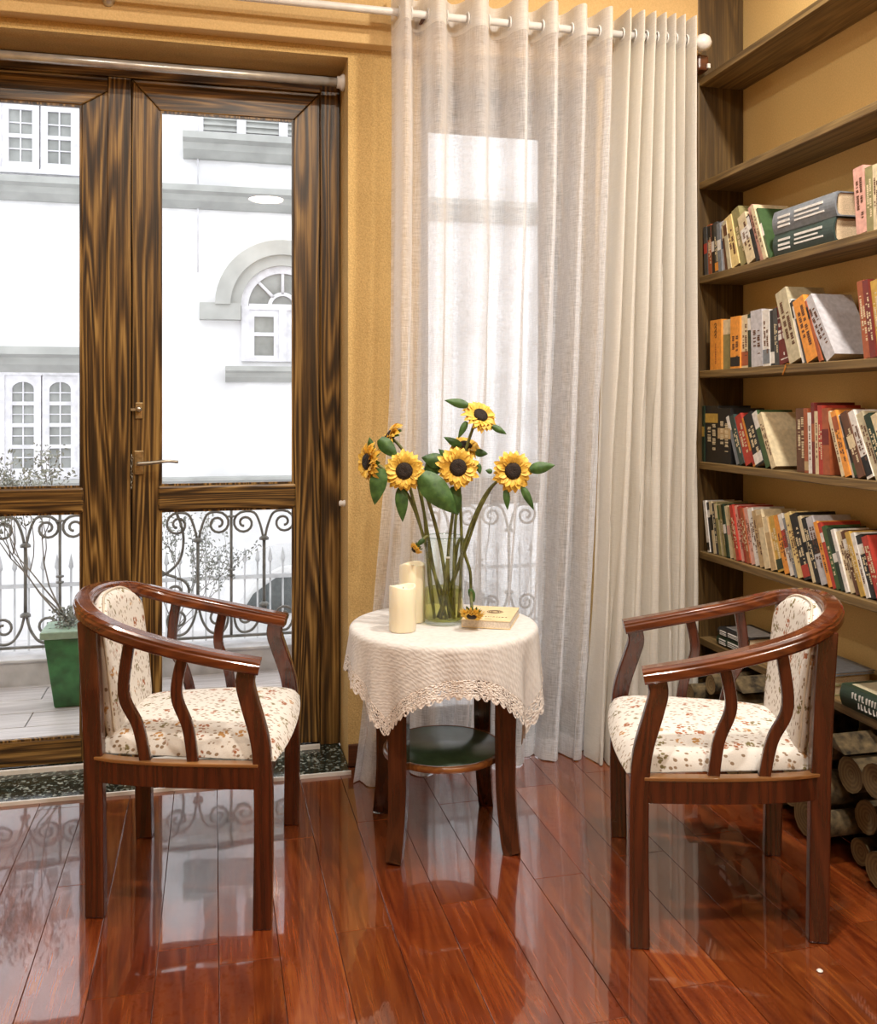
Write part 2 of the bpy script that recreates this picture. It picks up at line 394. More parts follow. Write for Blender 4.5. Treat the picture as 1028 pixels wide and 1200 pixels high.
struct(B((XL-.1, YB-.1, ZC), (XR+.1, WT, ZC+.1)).obj('ceiling', M_ceil), 'plain cream ceiling', 'ceiling')
fl = B((XL-.1, YB-.1, -.05), (XR+.1, WT-.1, -.008)).obj('floor', M_gap)
struct(fl, 'glossy reddish brown laminate plank floor', 'floor')
PW = .152; PL = 1.22
plm = {}
def plank_mesh(l):
    k = round(l, 3)
    if k not in plm:
        b = MB().box((0, 0, -.010), (PW-.0016, l-.0016, 0))
        o = b.obj('plank', M_floor, fl, off=(0,0,0), bevel=.0008); plm[k] = o; return o, True
    return plm[k], False
i = 0; x = -.138-PW*14
while x < XR-.01:
    off = ((i*.47) % 1)*PL
    y = YB-off
    if i == 14: y = 2.515-PL*5
    while y < 3.62:
        y0 = max(y, YB); y1 = min(y+PL, 3.62); vis = y1 > 1.2
        if y1-y0 > .05:
            o, new = plank_mesh(y1-y0)
            if not new: o = o.copy(); C.objects.link(o)
            o.location = (x, y0, 0); o['kind'] = 'structure'
        y += PL
    x += PW; i += 1
# granite threshold and door track
g = B((O1[0], 3.56, -.008), (O1[1]-.006, WT, .012)).obj('trim_2', M_granite, bevel=.002); struct(g, 'speckled dark granite threshold under the left glazed doors', 'threshold')
g = B((O2[0], 3.60, -.008), (O2[1], WT, .012)).obj('trim_3', M_granite, bevel=.002); struct(g, 'dark granite threshold behind the sheer curtain', 'threshold')
struct(MB().box((O1[0], 3.552, -.002), (O1[1], 3.561, .013)).box((O1[0], 3.815, .012), (O1[1]-.09, 3.832, .028)).obj('trim_4', M_white), 'thin pale strips edging the granite threshold', 'strip')
struct(MB().box((O1[1], WY-.014, 0), (O2[0], WY+.001, .085)).box((O2[1], WY-.014, 0), (1.985, WY+.001, .085)).obj('baseboard_back', M_base, bevel=.003), 'dark red brown baseboard at the foot of the wall', 'baseboard')
struct(B((XL, YB, 0), (XL+.014, WY, .085)).obj('baseboard_left', M_base), 'dark baseboard on the left wall', 'baseboard')

# ------------------------------------------------------------------ glazed doors
GT, MT, MBo, GB = 2.575, 1.087, .99, .115        # glass top, mid rail top/bottom, bottom glass edge
def door_leaf(d, x0, x1, st=.107, sr=None):
    sr = sr or st
    z0, z1 = .02, 2.69; y0, y1 = DY, DY+.05
    def stile(a, b):
        m = MB(); ins = (b-a)
        # mitred head corner: inner edge ends at GT, outer edge at z1
        if a == x0: poly = [(a, z0), (b, z0), (b, GT), (a, z1)]
        else: poly = [(a, z0), (b, z0), (b, z1), (a, GT)]
        m.prism(poly, 'y', y0, y1); m.obj('stile', M_door_v, d, bevel=.004)
    stile(x0, x0+st); stile(x1-sr, x1)
    MB().prism([(x0+.0015, z1), (x1-.0015, z1), (x1-sr-.0015, GT), (x0+st+.0015, GT)][::-1], 'y', y0, y1).obj('top_rail', M_door_h, d, bevel=.004)
    B((x0+st-.008, y0-.006, MBo), (x1-sr+.008, y1, MT)).obj('middle_rail', M_door_h, d, bevel=.008)
    B((x0+st, y0, z0), (x1-sr, y1, GB)).obj('bottom_rail', M_door_h, d, bevel=.004)
    B((x0+st-.004, y0+.022, MT-.004), (x1-sr+.004, y0+.028, GT+.004)).obj('pane', M_glass, d)
    B((x0+st-.004, y0+.022, GB-.004), (x1-sr+.004, y0+.028, MBo+.004)).obj('pane', M_glass, d)
    for za, zb in ((MT, GT), (GB, MBo)):         # glazing bead
        m = MB(); w = .008
        m.box((x0+st, y0+.004, za), (x0+st+w, y0+.021, zb)); m.box((x1-sr-w, y0+.004, za), (x1-sr, y0+.021, zb))
        m.box((x0+st+w, y0+.004, zb-w), (x1-sr-w, y0+.021, zb)); m.box((x0+st+w, y0+.004, za), (x1-sr-w, y0+.021, za+w))
        m.obj('glazing_bead', M_door_v, d)
d1 = wthing('door_1', 'pair of dark grained wooden doors with tall glass panes opening to the balcony', 'door', (-.33, DY, 0), kind='structure')
door_leaf(d1, -.313, .4272)
door_leaf(d1, -1.088, -.316, .107, .183)
B((-.402, DY-.012, .02), (-.3145, DY-.001, 2.69)).obj('astragal', M_door_v, d1, bevel=.003)
B((.428, DY-.012, .012), (O1[1]-.004, DY+.08, 2.76)).obj('jamb', M_door_v, d1, bevel=.003)
B((O1[0]+.004, DY-.012, .012), (-1.089, DY+.08, 2.76)).obj('jamb', M_door_v, d1, bevel=.003)
B((-1.089, DY-.012, 2.692), (.428, DY+.08, 2.76)).obj('head', M_door_h, d1, bevel=.003)
B((-.36, DY+.051, .02), (-.27, DY+.062, 2.69)).obj('astragal', M_door_v, d1, bevel=.002)
B((.40, DY+.051, .02), (.44, DY+.062, 2.69)).obj('stop_bead', M_door_v, d1)
B((-1.09, DY+.051, 2.66), (.44, DY+.062, 2.71)).obj('stop_bead', M_door_h, d1)
# handle with plate, chain
hx = -.285; hz = PY(158, 543, DY).z
h = MB().box((hx-.018, DY-.006, hz-.045), (hx+.018, DY, hz+.05)).obj('handle_plate', M_brass, d1, bevel=.003)
hm = MB().tube([(hx, DY-.004, hz), (hx, DY-.05, hz)], .009, 10)
hm.tube(bez([(hx-.004, DY-.05, hz), (hx+.05, DY-.053, hz+.004), (hx+.11, DY-.052, hz+.010), (hx+.150, DY-.046, hz+.006)], 5), [.008]*5+[.007]*5+[.0065]*6, 10)
o = hm.obj('lever', M_steel, h, off=d1['o'])
lz = PY(158, 482, DY).z
h = MB().box((hx-.014, DY-.007, lz-.03), (hx+.014, DY, lz+.035)).obj('lock_plate', M_brass, d1, bevel=.003)
k = MB().lathe([(0, 0), (.011, 0), (.011, .018), (.007, .022), (0, .022)], 14); k.xf(Matrix.Translation((hx, DY-.006, lz+.008)) @ Matrix.Rotation(R(90), 4, 'X')); k.obj('lock_cylinder', M_steel, h, off=d1['o'])
k = MB().box((hx-.03, DY-.02, lz+.002), (hx+.01, DY-.014, lz+.012)); k.obj('key', M_steel, h, off=d1['o'])
ch = MB()
for q in range(13):
    zz = hz+.03-q*.0105; cx = hx-.027+.002*math.sin(q)
    ring = [(cx+(.004*math.cos(a) if q%2 else 0), DY-.006-(0 if q%2 else .004*math.cos(a))-.004, zz+.0065*math.sin(a)) for a in [2*math.pi*t/8 for t in range(9)]]
    ch.tube(ring, .0014, 5, cap=False)
o = ch.obj('chain', M_steel, d1); o['label'] = 'small steel chain hanging beside the handle'

d2 = wthing('door_2', 'glazed wooden balcony door seen dimly through the sheer white curtain', 'door', (1.17, DY, 0), kind='structure')
door_leaf(d2, .815, 1.452, .062+.02*0)
B((1.456, DY-.012, .012), (O2[1]-.002, DY+.08, 2.76)).obj('jamb', M_door_v, d2, bevel=.003)
B((O2[0], DY-.012, .012), (.812, DY+.08, 2.76)).obj('jamb', M_door_v, d2)
B((.812, DY-.012, 2.695), (1.456, DY+.08, 2.76)).obj('head', M_door_h, d2, bevel=.003)

# cafe rod inside the door recess
cr = wthing('recess_rod', 'silver grey tubular rod spanning the recess above the left doors', 'rod', (.0, 3.745, 2.69))
MB().tube([(O1[0]+.01, 3.745, 2.70), (O1[1]-.012, 3.745, 2.70)], .018, 16).obj('tube', M_silver, cr)
for xx, dd in ((O1[1]-.03, 1), (O1[0]+.03, -1)):
    k = MB().lathe([(0, 0), (.030, 0), (.034, .006), (.030, .014), (.024, .020), (.024, .030), (0, .030)], 20)
    k.xf(Matrix.Translation((xx+dd*.03, 3.745, 2.70)) @ Matrix.Rotation(R(-90*dd), 4, 'Y')); k.obj('end_cap', M_white, cr)
# white stop button on the reveal
k = MB().lathe([(.014, 0), (.014, .004), (.010, .010), (.013, .018), (.009, .024), (0, .025)], 16); k.xf(Matrix.Translation((O1[1]-.0005, 3.72, PY(398, 590, 3.72).z)) @ Matrix.Rotation(R(-90), 4, 'Y'))
tag(k.obj('door_stop', M_white), 'small white round knob on the door recess edge at mid height', 'knob')
k = MB().lathe([(.022, 0), (.022, .006), (.016, .016), (.010, .024), (0, .026)], 16); k.xf(Matrix.Translation((PY(127, 2, 3.58).x, 3.5805, PY(127, 1, 3.58).z)) @ Matrix.Rotation(R(90), 4, 'X'))
tag(k.obj('wall_hook', M_silver), 'small metal knob on the beam above the left doors', 'hook')

# ------------------------------------------------------------------ balcony and street
def stone(name, c, s=12): return plain(name, c, .8, .1, s)
M_tile = wood('pale_grey_balcony_tile', [(.40,.36,.36), (.52,.48,.48), (.60,.56,.56)], 'x', 20, 2, .35, wmix=.3, rand=True, bump=.05)
M_curb = stone('white_curb_render', (.55,.54,.56)); M_iron = plain('grey_wrought_iron', (.17,.17,.165), .5, .2)
M_facade = stone('white_facade_render', (.85,.845,.865), 1.5); M_mould = stone('grey_facade_moulding', (.42,.425,.41), 3)
M_sash = stone('white_window_joinery', (.72,.71,.75), 8); M_fpane = plain('far_window_pane', (.30,.31,.30), .12, .2, 3)
M_road = stone('pale_concrete_road', (.62,.60,.60), 2); M_fence = stone('pale_grey_fence_metal', (.42,.42,.43))
bf = B((-3, WT, -.30), (4.2, 5.25, -.01)).obj('balcony_floor', M_curb); struct(bf, 'tiled balcony floor outside the doors', 'balcony')
tm = None; q = 0
yy = WT+.02
while yy < 5.03:
    xx = -2.6+(q%2)*.3
    while xx < 3.4:
        if tm is None:
            tm = B((0, 0, -.012), (.594, .197, 0)).obj('tile', M_tile, bf, off=(0,0,0), bevel=.0015); o = tm
        else: o = tm.copy(); C.objects.link(o)
        o.location = (xx, yy, 0); xx += .6
    yy += .203; q += 1
struct(MB().box((-3, 5.06, -.01), (4.2, 5.22, .12)).box((-3, 5.045, .12), (4.2, 5.235, .135)).obj('balcony_curb', M_curb, bevel=.004), 'low pale curb at the edge of the balcony', 'curb')
rl = wthing('balcony_railing', 'grey wrought iron balcony railing with scrolls and twisted balusters', 'railing', (0, 5.14, .14))
RY = 5.14; RT = .935; RB = .175
for nm, z, r in (('top_rail', RT, .016), ('bottom_rail', RB, .010)):
    B((-3, RY-r, z-r*.6), (4, RY+r, z+r*.6)).obj(nm, M_iron, rl)
def spiral(cx, cz, r0, r1, a0, turns, n=26):
    return [(cx+(r0+(r1-r0)*k/n)*math.cos(a0+turns*2*math.pi*k/n), RY, cz+(r0+(r1-r0)*k/n)*math.sin(a0+turns*2*math.pi*k/n)) for k in range(n+1)]
def tulip(x):
    m = MB(); m.tube([(x, RY, .34), (x, RY, .70)], .009, 8)
    for z in (.34, .695): m.lathe([(.004, -.012), (.026, -.010), (.026, .002), (.016, .010), (.009, .014)], 10, (x, RY, z))
    m.obj('baluster', M_iron, rl)
    for s in (1, -1):
        t = MB()
        up = [(x+s*.006, RY, .705), (x+s*.020, RY, .765), (x+s*.045, RY, .825), (x+s*.080, RY, .842)]
        sp = [(x+s*(.104+r_*math.cos(a)), RY, .778+r_*math.sin(a)) for k in range(22) for a in [R(95)-k/21*R(540)] for r_ in [.063*(1-k/21*.76)]]
        t.tube(bez(up, 4)[:-1]+sp, .0075, 6); t.obj('scroll', M_iron, rl); t = MB()
        dn = [(x+s*.006, RY, .33), (x+s*.025, RY, .26), (x+s*.065, RY, .203), (x+s*.12, RY, .195), (x+s*.152, RY, .235)]
        sp = [(x+s*(.104+r_*math.cos(a)), RY, .275+r_*math.sin(a)) for k in range(20) for a in [R(-25)+k/19*R(480)] for r_ in [.055*(1-k/19*.72)]]
        t.tube(bez(dn, 4)[:-1]+sp, .0075, 6)
        t.obj('scroll', M_iron, rl)
def plainbar(x):
    m = MB(); m.tube([(x, RY, RB), (x, RY, RT)], .0075, 8)
    for z in (.50, .53, .815): m.lathe([(.004, -.008), (.02, -.004), (.02, .004), (.004, .008)], 10, (x, RY, z))
    m.obj('baluster', M_iron, rl)
for x in (-1.28, -.932, -.594, -.08, .266, .612, .958, 1.304, 1.65): tulip(x)
for x in (-1.11, -.767, -.422, .093, .439, .785, 1.131, 1.477): plainbar(x)
for pts in (bez([(-.245, RY, .90), (-.19, RY, .84), (-.155, RY, .72), (-.17, RY, .60), (-.23, RY, .53), (-.30, RY, .50)], 6),
            bez([(-.245, RY, .90), (-.30, RY, .84), (-.335, RY, .72), (-.32, RY, .60), (-.26, RY, .53), (-.19, RY, .50)], 6),
            spiral(-.19, .42, .075, .02, R(90), -1.3), spiral(-.305, .42, .075, .02, R(90), 1.3)):
    MB().tube(pts, .008, 6).obj('scroll', M_iron, rl)

# potted shrub
M_pot = plain('green_glazed_planter', (.035,.17,.055), .45, .3, 12); M_potrim = plain('pale_planter_rim', (.30,.42,.32), .5)
M_twig = plain('grey_twigs', (.24,.22,.20), .8, .2); M_pleaf = plain('pale_balcony_leaves', (.28,.30,.27), .6, .3)
def shrub(loc, label, h, potted, seed, lean=(-.1, 0)):
    r = random.Random(seed); t = wthing('potted_shrub', label, 'plant', loc); x, y, z = loc; z0 = z
    if potted:
        def sq(w, zz): return [(x-w, y-w, zz), (x+w, y-w, zz), (x+w, y+w, zz), (x-w, y+w, zz)]
        m = MB(); vs = sq(.065, z)+sq(.105, z+.33); m.add(vs, [(0,3,2,1),(4,5,6,7),(0,1,5,4),(1,2,6,5),(2,3,7,6),(3,0,4,7)]); m.obj('pot', M_pot, t, bevel=.006)
        m = MB(); m.box((x-.12, y-.12, z+.33), (x+.12, y+.12, z+.365)); m.obj('pot_rim', M_potrim, t, bevel=.006); z0 = z+.36
    tw = MB(); lf = MB()
    def branch(p, d, L, rad, depth):
        pts = [p]; n = 4
        for k in range(n):
            d = (d+Vector((r.uniform(-.25,.25), r.uniform(-.2,.2), r.uniform(-.1,.15)))).normalized(); pts.append(pts[-1]+d*L/n)
        tw.tube(pts, [rad*(1-.12*k) for k in range(n+1)], 5)
        if depth == 0:
            for k in range(30):
                q = pts[r.randint(1, n)]+Vector((r.uniform(-.035,.035), r.uniform(-.03,.03), r.uniform(-.03,.03))); a = r.uniform(0, 6.28); s_ = r.uniform(.006, .014)
                u = Vector((math.cos(a), r.uniform(-.5,.5), math.sin(a))).normalized(); w = u.orthogonal().normalized()
                lf.add([q, q+u*s_+w*s_*.5, q+u*2*s_, q+u*s_-w*s_*.5], [(0,1,2,3)])
        else:
            for k in range(3):
                branch(pts[-1-(k%2)], (d+Vector((r.uniform(-.9,.9), r.uniform(-.4,.4), r.uniform(-.1,.7)))).normalized(), L*.62, rad*.6, depth-1)
    for k in range(4): branch(Vector((x, y, z0)), Vector((lean[0]+r.uniform(-.5,.4), r.uniform(-.2,.2), 1)).normalized(), h*.42, .005, 2)
    if potted:
        for k in range(500):
            a = r.uniform(0, 6.28); rr = r.uniform(0, .09); q = Vector((x+rr*math.cos(a), y+rr*math.sin(a), z0+r.uniform(0, .09))); s_ = .009
            u = Vector((r.uniform(-1,1), r.uniform(-1,1), r.uniform(-.3,1))).normalized(); w = u.orthogonal().normalized()
            lf.add([q, q+u*s_+w*s_*.5, q+u*2*s_, q+u*s_-w*s_*.5], [(0,1,2,3)])
    o = tw.obj('branches', M_twig, t); o['kind'] = 'stuff'
    o = lf.obj('foliage', M_pleaf if not potted else M_pleaf, t); o['kind'] = 'stuff'
shrub((-.655, 4.72, 0), 'bare twiggy shrub in a tapered green square planter outside the left door', 1.05, True, 4, (-.35, 0))
shrub((-.31, 5.62, -.3), 'leafy shrub rising behind the scrolled railing left of the open pane', 1.35, False, 11, (.1, 0))

# street, fence, car
struct(B((-14, 5.3, -1.75), (16, 14, -1.6)).obj('street', M_road), 'pale concrete street below the balcony', 'street')
struct(B((-14, 4.1, -1.75), (16, 5.3, -1.6)).obj('courtyard', M_road), 'concrete ground under the balcony', 'ground')
fn = wthing('spear_fence', 'pale metal fence with spear tipped pickets beyond the balcony', 'fence', (0, 8, -1.6))
for z in (-.02, -1.3): B((-4, 7.985, z-.015), (5, 8.015, z+.015)).obj('fence_rail', M_fence, fn)
pk = None; x = -3.0
while x < 3.6:
    if pk is None:
        m = MB().tube([(0,0,0), (0,0,1.70)], .009, 6); m.lathe([(.002, 1.69), (.020, 1.72), (.016, 1.75), (0, 1.83)], 8); pk = m.obj('picket', M_fence, fn, off=(0,0,0)); o = pk
    else: o = pk.copy(); C.objects.link(o)
    o.location = (x, 0, 0); x += .105
car = wthing('car', 'pale silver car parked in the street behind the fence', 'car', (1.9, 10.1, -1.6))
cx0 = PY(262, 700, 9.3).x; M_car = plain('pale_silver_car_paint', (.62,.62,.63), .25, .03, coat=.8); M_carglass = plain('dark_car_glass', (.07,.08,.08), .1)
def cprof(a, kk): return [(cx0+px_, z) for px_, z in a]
body = [(0,-1.25),(0,-.75),(.08,-.55),(.28,-.30),(.55,-.17),(1.1,-.12),(1.9,-.14),(2.5,-.24),(3.1,-.58),(3.9,-.68),(4.2,-.80),(4.25,-1.25)]
MB().prism([(cx0+a, z) for a, z in body][::-1], 'y', 9.3, 10.9).obj('body', M_car, car, bevel=.05)
MB().prism([(cx0+a, z) for a, z in [(.16,-.62),(.28,-.42),(.50,-.27),(1.1,-.22),(1.35,-.22),(1.35,-.62)]][::-1], 'y', 9.285, 9.3).obj('side_window', M_carglass, car)
MB().prism([(cx0+a, z) for a, z in [(1.45,-.62),(1.45,-.22),(1.9,-.24),(2.35,-.33),(2.75,-.62)]][::-1], 'y', 9.285, 9.3).obj('side_window', M_carglass, car)
for wx in (.8, 3.4):
    k = MB().lathe([(.05, 0), (.31, 0), (.33, .03), (.33, .17), (.31, .2), (0, .2)], 24); k.xf(Matrix.Translation((cx0+wx, 9.46, -1.27)) @ Matrix.Rotation(R(90), 4, 'X')); k.obj('wheel', M_carglass, car)

# facade opposite
FY = 13.0
def fr(x0, y0, x1, y1, d0, d1, m=None, Y=FY):      # image rectangle -> box standing d0..d1 in front of the facade
    a = PY(x0, y0, Y); b = PY(x1, y1, Y); zc = ((PY((x0+x1)/2, y0, Y)).z, (PY((x0+x1)/2, y1, Y)).z)
    return (m or MB()).box((a.x, Y-d1, zc[1]), (b.x, Y-d0, zc[0]))
fac = B((-11, FY, -1.6), (15, FY+.3, 11)).obj('building_facade', M_facade); struct(fac, 'white rendered house front across the street', 'building')
def cornice(z0, z1, x0, x1, d, name='cornice'):
    m = MB(); h = z1-z0
    m.prism([(FY-d, z1), (FY-d, z1-h*.30), (FY-d*.72, z1-h*.42), (FY-d*.60, z1-h*.7), (FY-d*.25, z0), (FY+.01, z0), (FY+.01, z1)], 'x', x0, x1)
    return m.obj(name, M_mould, fac, off=(0,0,0))
def PZ(px, py): return PY(px, py, FY).z
def PX(px): return XY(px, FY)
cornice(PZ(264, 247), PZ(264, 224), -9, 12, .30)
cornice(PZ(264, 569), PZ(264, 558), -9, 12, .25)
cornice(PZ(46, 437), PZ(46, 408), PX(-60), PX(94)+.3, .35)
cornice(PZ(278, 190), PZ(278, 165), PX(215), PX(215)+2.6, .35)
cornice(PZ(303, 448), PZ(303, 430), PX(264), PX(264)+1.45, .25, 'sill')
def casement(name, px0, px1, py0, py1, rows, arched, label):
    a = PX(px0); b = PX(px1); z1 = PZ((px0+px1)/2, py0); z0 = PZ((px0+px1)/2, py1)
    w = wthing(name, label, 'window', ((a+b)/2, FY, z0), kind='structure')
    m = MB(); t = .06
    m.box((a-t, FY-.09, z0-t), (a, FY, z1+t)); m.box((b, FY-.09, z0-t), (b+t, FY, z1+t)); m.box((a, FY-.09, z1), (b, FY, z1+t)); m.box((a, FY-.09, z0-t), (b, FY, z0)); m.obj('window_frame', M_sash, w)
    mid = (a+b)/2
    for s0, s1 in ((a, mid-.008), (mid+.008, b)):
        m = MB(); e = .085; y0, y1 = FY-.07, FY-.03
        m.box((s0, y0, z0), (s0+e, y1, z1)); m.box((s1-e, y0, z0), (s1, y1, z1)); m.box((s0+e, y0, z1-e), (s1-e, y1, z1)); m.box((s0+e, y0, z0), (s1-e, y1, z0+e))
        for k in range(1, rows):
            zz = z0+e+(z1-z0-2*e)*k/rows; m.box((s0+e, y0+.003, zz-.025), (s1-e, y1-.003, zz+.025))
        if arched:
            c = (s0+s1)/2; hw = (s1-s0)/2-e; n = 8
            pts = [(c+hw*math.cos(math.pi*k/n), z1-e-.09+.09*math.sin(math.pi*k/n)) for k in range(n+1)]
            m.prism([(c+hw, z1-e+.01)]+pts+[(c-hw, z1-e+.01)], 'y', y0+.002, y1-.002)
        m.obj('sash', M_sash, w)
        m = MB(); c = (s0+s1)/2
        m.box((c-.008, y0+.008, z0+e), (c+.008, y1-.004, z1-e))
        for k in range(rows):
            zz = z0+e+(z1-z0-2*e)*(k+.5)/rows; m.box((s0+e, y0+.010, zz-.007), (s1-e, y1-.004, zz+.007))
        m.obj('glazing_bars', M_sash, w)
        for k in range(rows):
            za = z0+e+(z1-z0-2*e)*k/rows; zb = z0+e+(z1-z0-2*e)*(k+1)/rows
            B((s0+e, FY-.034, za), (s1-e, FY-.024, zb)).obj('pane', M_fpane, w)
casement('window_1', 7, 92, 440, 556, 4, True, 'far arched casement window with many panes, low in the left door glass')
casement('window_2', 3, 92, 124, 200, 2, False, 'far white window high up seen through the left door leaf')
# shuttered window
w = wthing('window_3', 'white louvred shutters at the top of the right door glass', 'window', (PX(290), FY, 5), kind='structure')
z0 = PZ(285, 165); 
for k in range(4):
    a = PX(233)+k*.56; m = MB(); m.box((a, FY-.06, z0), (a+.06, FY, z0+1.4)); m.box((a+.5, FY-.06, z0), (a+.56, FY, z0+1.4)); m.box((a+.06, FY-.06, z0), (a+.5, FY, z0+.08)); m.obj('shutter_frame', M_sash, w)
    m = MB()
    for q in range(16): m.add([(a+.06, FY-.05, z0+.10+q*.075), (a+.5, FY-.05, z0+.10+q*.075), (a+.5, FY-.015, z0+.155+q*.075), (a+.06, FY-.015, z0+.155+q*.075)], [(0,1,2,3)])
    m.box((a+.06, FY-.012, z0+.08), (a+.5, FY, z0+1.3)); o = m.obj('louvres', M_mould, w); o['kind'] = 'stuff'
# arched window
w = wthing('window_4', 'arched window with thick grey hood moulding in the house across the street', 'window', (PX(330), FY, 2.0), kind='structure')
ac = PY(331, 360, FY); r0, r1 = .50, .84
def arc(ra, rb, d0, d1, n=24):
    p = [(ac.x+rb*math.cos(math.pi*k/n), ac.z+rb*math.sin(math.pi*k/n)*.98) for k in range(n+1)]+[(ac.x+ra*math.cos(math.pi*k/n), ac.z+ra*math.sin(math.pi*k/n)*.98) for k in range(n, -1, -1)]
    m = MB(); n2 = n+1
    for k in range(n):
        q = [p[k], p[k+1], p[2*n2-2-k], p[2*n2-1-k]]; m.prism(q, 'y', FY-d1, FY-d0)
    return m
arc(.56, .84, 0, .16).obj('hood_moulding', M_mould, w); arc(.70, .90, 0, .24).obj('hood_moulding', M_mould, w)
for s in (-1, 1):
    B((ac.x+s*.56, FY-.20, ac.z-.20), (ac.x+s*1.10, FY, ac.z+.02)).obj('hood_return', M_mould, w)
arc(.46, .56, 0, .08).obj('arch_frame', M_sash, w)
zb = PZ(320, 424); m = MB()
m.box((ac.x-.55, FY-.08, zb), (ac.x-.45, FY, ac.z)); m.box((ac.x+.45, FY-.08, zb), (ac.x+.55, FY, ac.z)); m.box((ac.x-.45, FY-.08, ac.z-.05), (ac.x+.45, FY, ac.z+.03)); m.box((ac.x-.05, FY-.08, zb), (ac.x+.05, FY, ac.z-.05))
for s in (-1, 1):
    a, b = (ac.x-.45, ac.x-.05) if s < 0 else (ac.x+.05, ac.x+.45)
    m.box((a, FY-.06, zb), (a+.07, FY-.02, ac.z-.05)); m.box((b-.07, FY-.06, zb), (b, FY-.02, ac.z-.05)); m.box((a+.07, FY-.06, zb), (b-.07, FY-.02, zb+.08)); m.box((a+.07, FY-.06, ac.z-.14), (b-.07, FY-.02, ac.z-.05)); m.box((a+.07, FY-.055, (zb+ac.z)/2-.03), (b-.07, FY-.025, (zb+ac.z)/2+.02))
    B((a+.07, FY-.03, zb+.08), (b-.07, FY-.02, ac.z-.14)).obj('pane', M_fpane, w)
m.obj('sash', M_sash, w)
m = MB()
for a in (45, 90, 135): m.sweep([(ac.x+.17*math.cos(R(a)), FY-.05, ac.z+.17*math.sin(R(a))), (ac.x+.48*math.cos(R(a)), FY-.05, ac.z+.48*math.sin(R(a)))], [(-.02,-.02),(.02,-.02),(.02,.02),(-.02,.02)], ups=(0,1,0))
m.obj('fan_bars', M_sash, w); arc(.15, .20, .02, .07).obj('fan_hub', M_sash, w)
m = MB(); m.prism([(ac.x+.47*math.cos(math.pi*k/16), ac.z+.47*math.sin(math.pi*k/16)) for k in range(17)], 'y', FY-.02, FY-.01); m.obj('fanlight_pane', M_fpane, w)
pp = PX(232); m = MB().tube([(pp, FY-.05, 3.2), (pp, FY-.05, 8)], .012, 6); m.obj('downpipe_cable', M_sash, fac, off=(0,0,0))

# ------------------------------------------------------------------ curtain rod and curtains
RODY = 3.49; RODZ = PY(822, 50, RODY).z
rod = wthing('curtain_rod', 'white curtain rod with round finial above the sheer curtains', 'rod', (1.2, RODY, RODZ))
rx1 = XY(818, RODY)
MB().tube([(-1.9, RODY, RODZ), (rx1, RODY, RODZ)], .0145, 16).obj('pole', M_white, rod)
k = MB().lathe([(.0145, 0), (.016, .012), (.030, .022), (.036, .042), (.030, .062), (.014, .076), (0, .079)], 20); k.xf(Matrix.Translation((rx1-.02, RODY, RODZ)) @ Matrix.Rotation(R(90), 4, 'Y')); k.obj('finial', M_white, rod)
for bx in (.78, 1.93):
    m = MB().tube([(bx, RODY, RODZ-.012), (bx, WY-.065, RODZ-.012)], .007, 8); m.lathe([(.02,0),(.02,.006),(0,.006)], 12); m.v[-0:]
    m = MB().tube([(bx, RODY, RODZ-.012), (bx, WY-.0605, RODZ-.012)], .007, 8); m.box((bx-.015, WY-.066, RODZ-.045), (bx+.015, WY-.0602, RODZ+.03)); m.obj('bracket', M_base, rod)

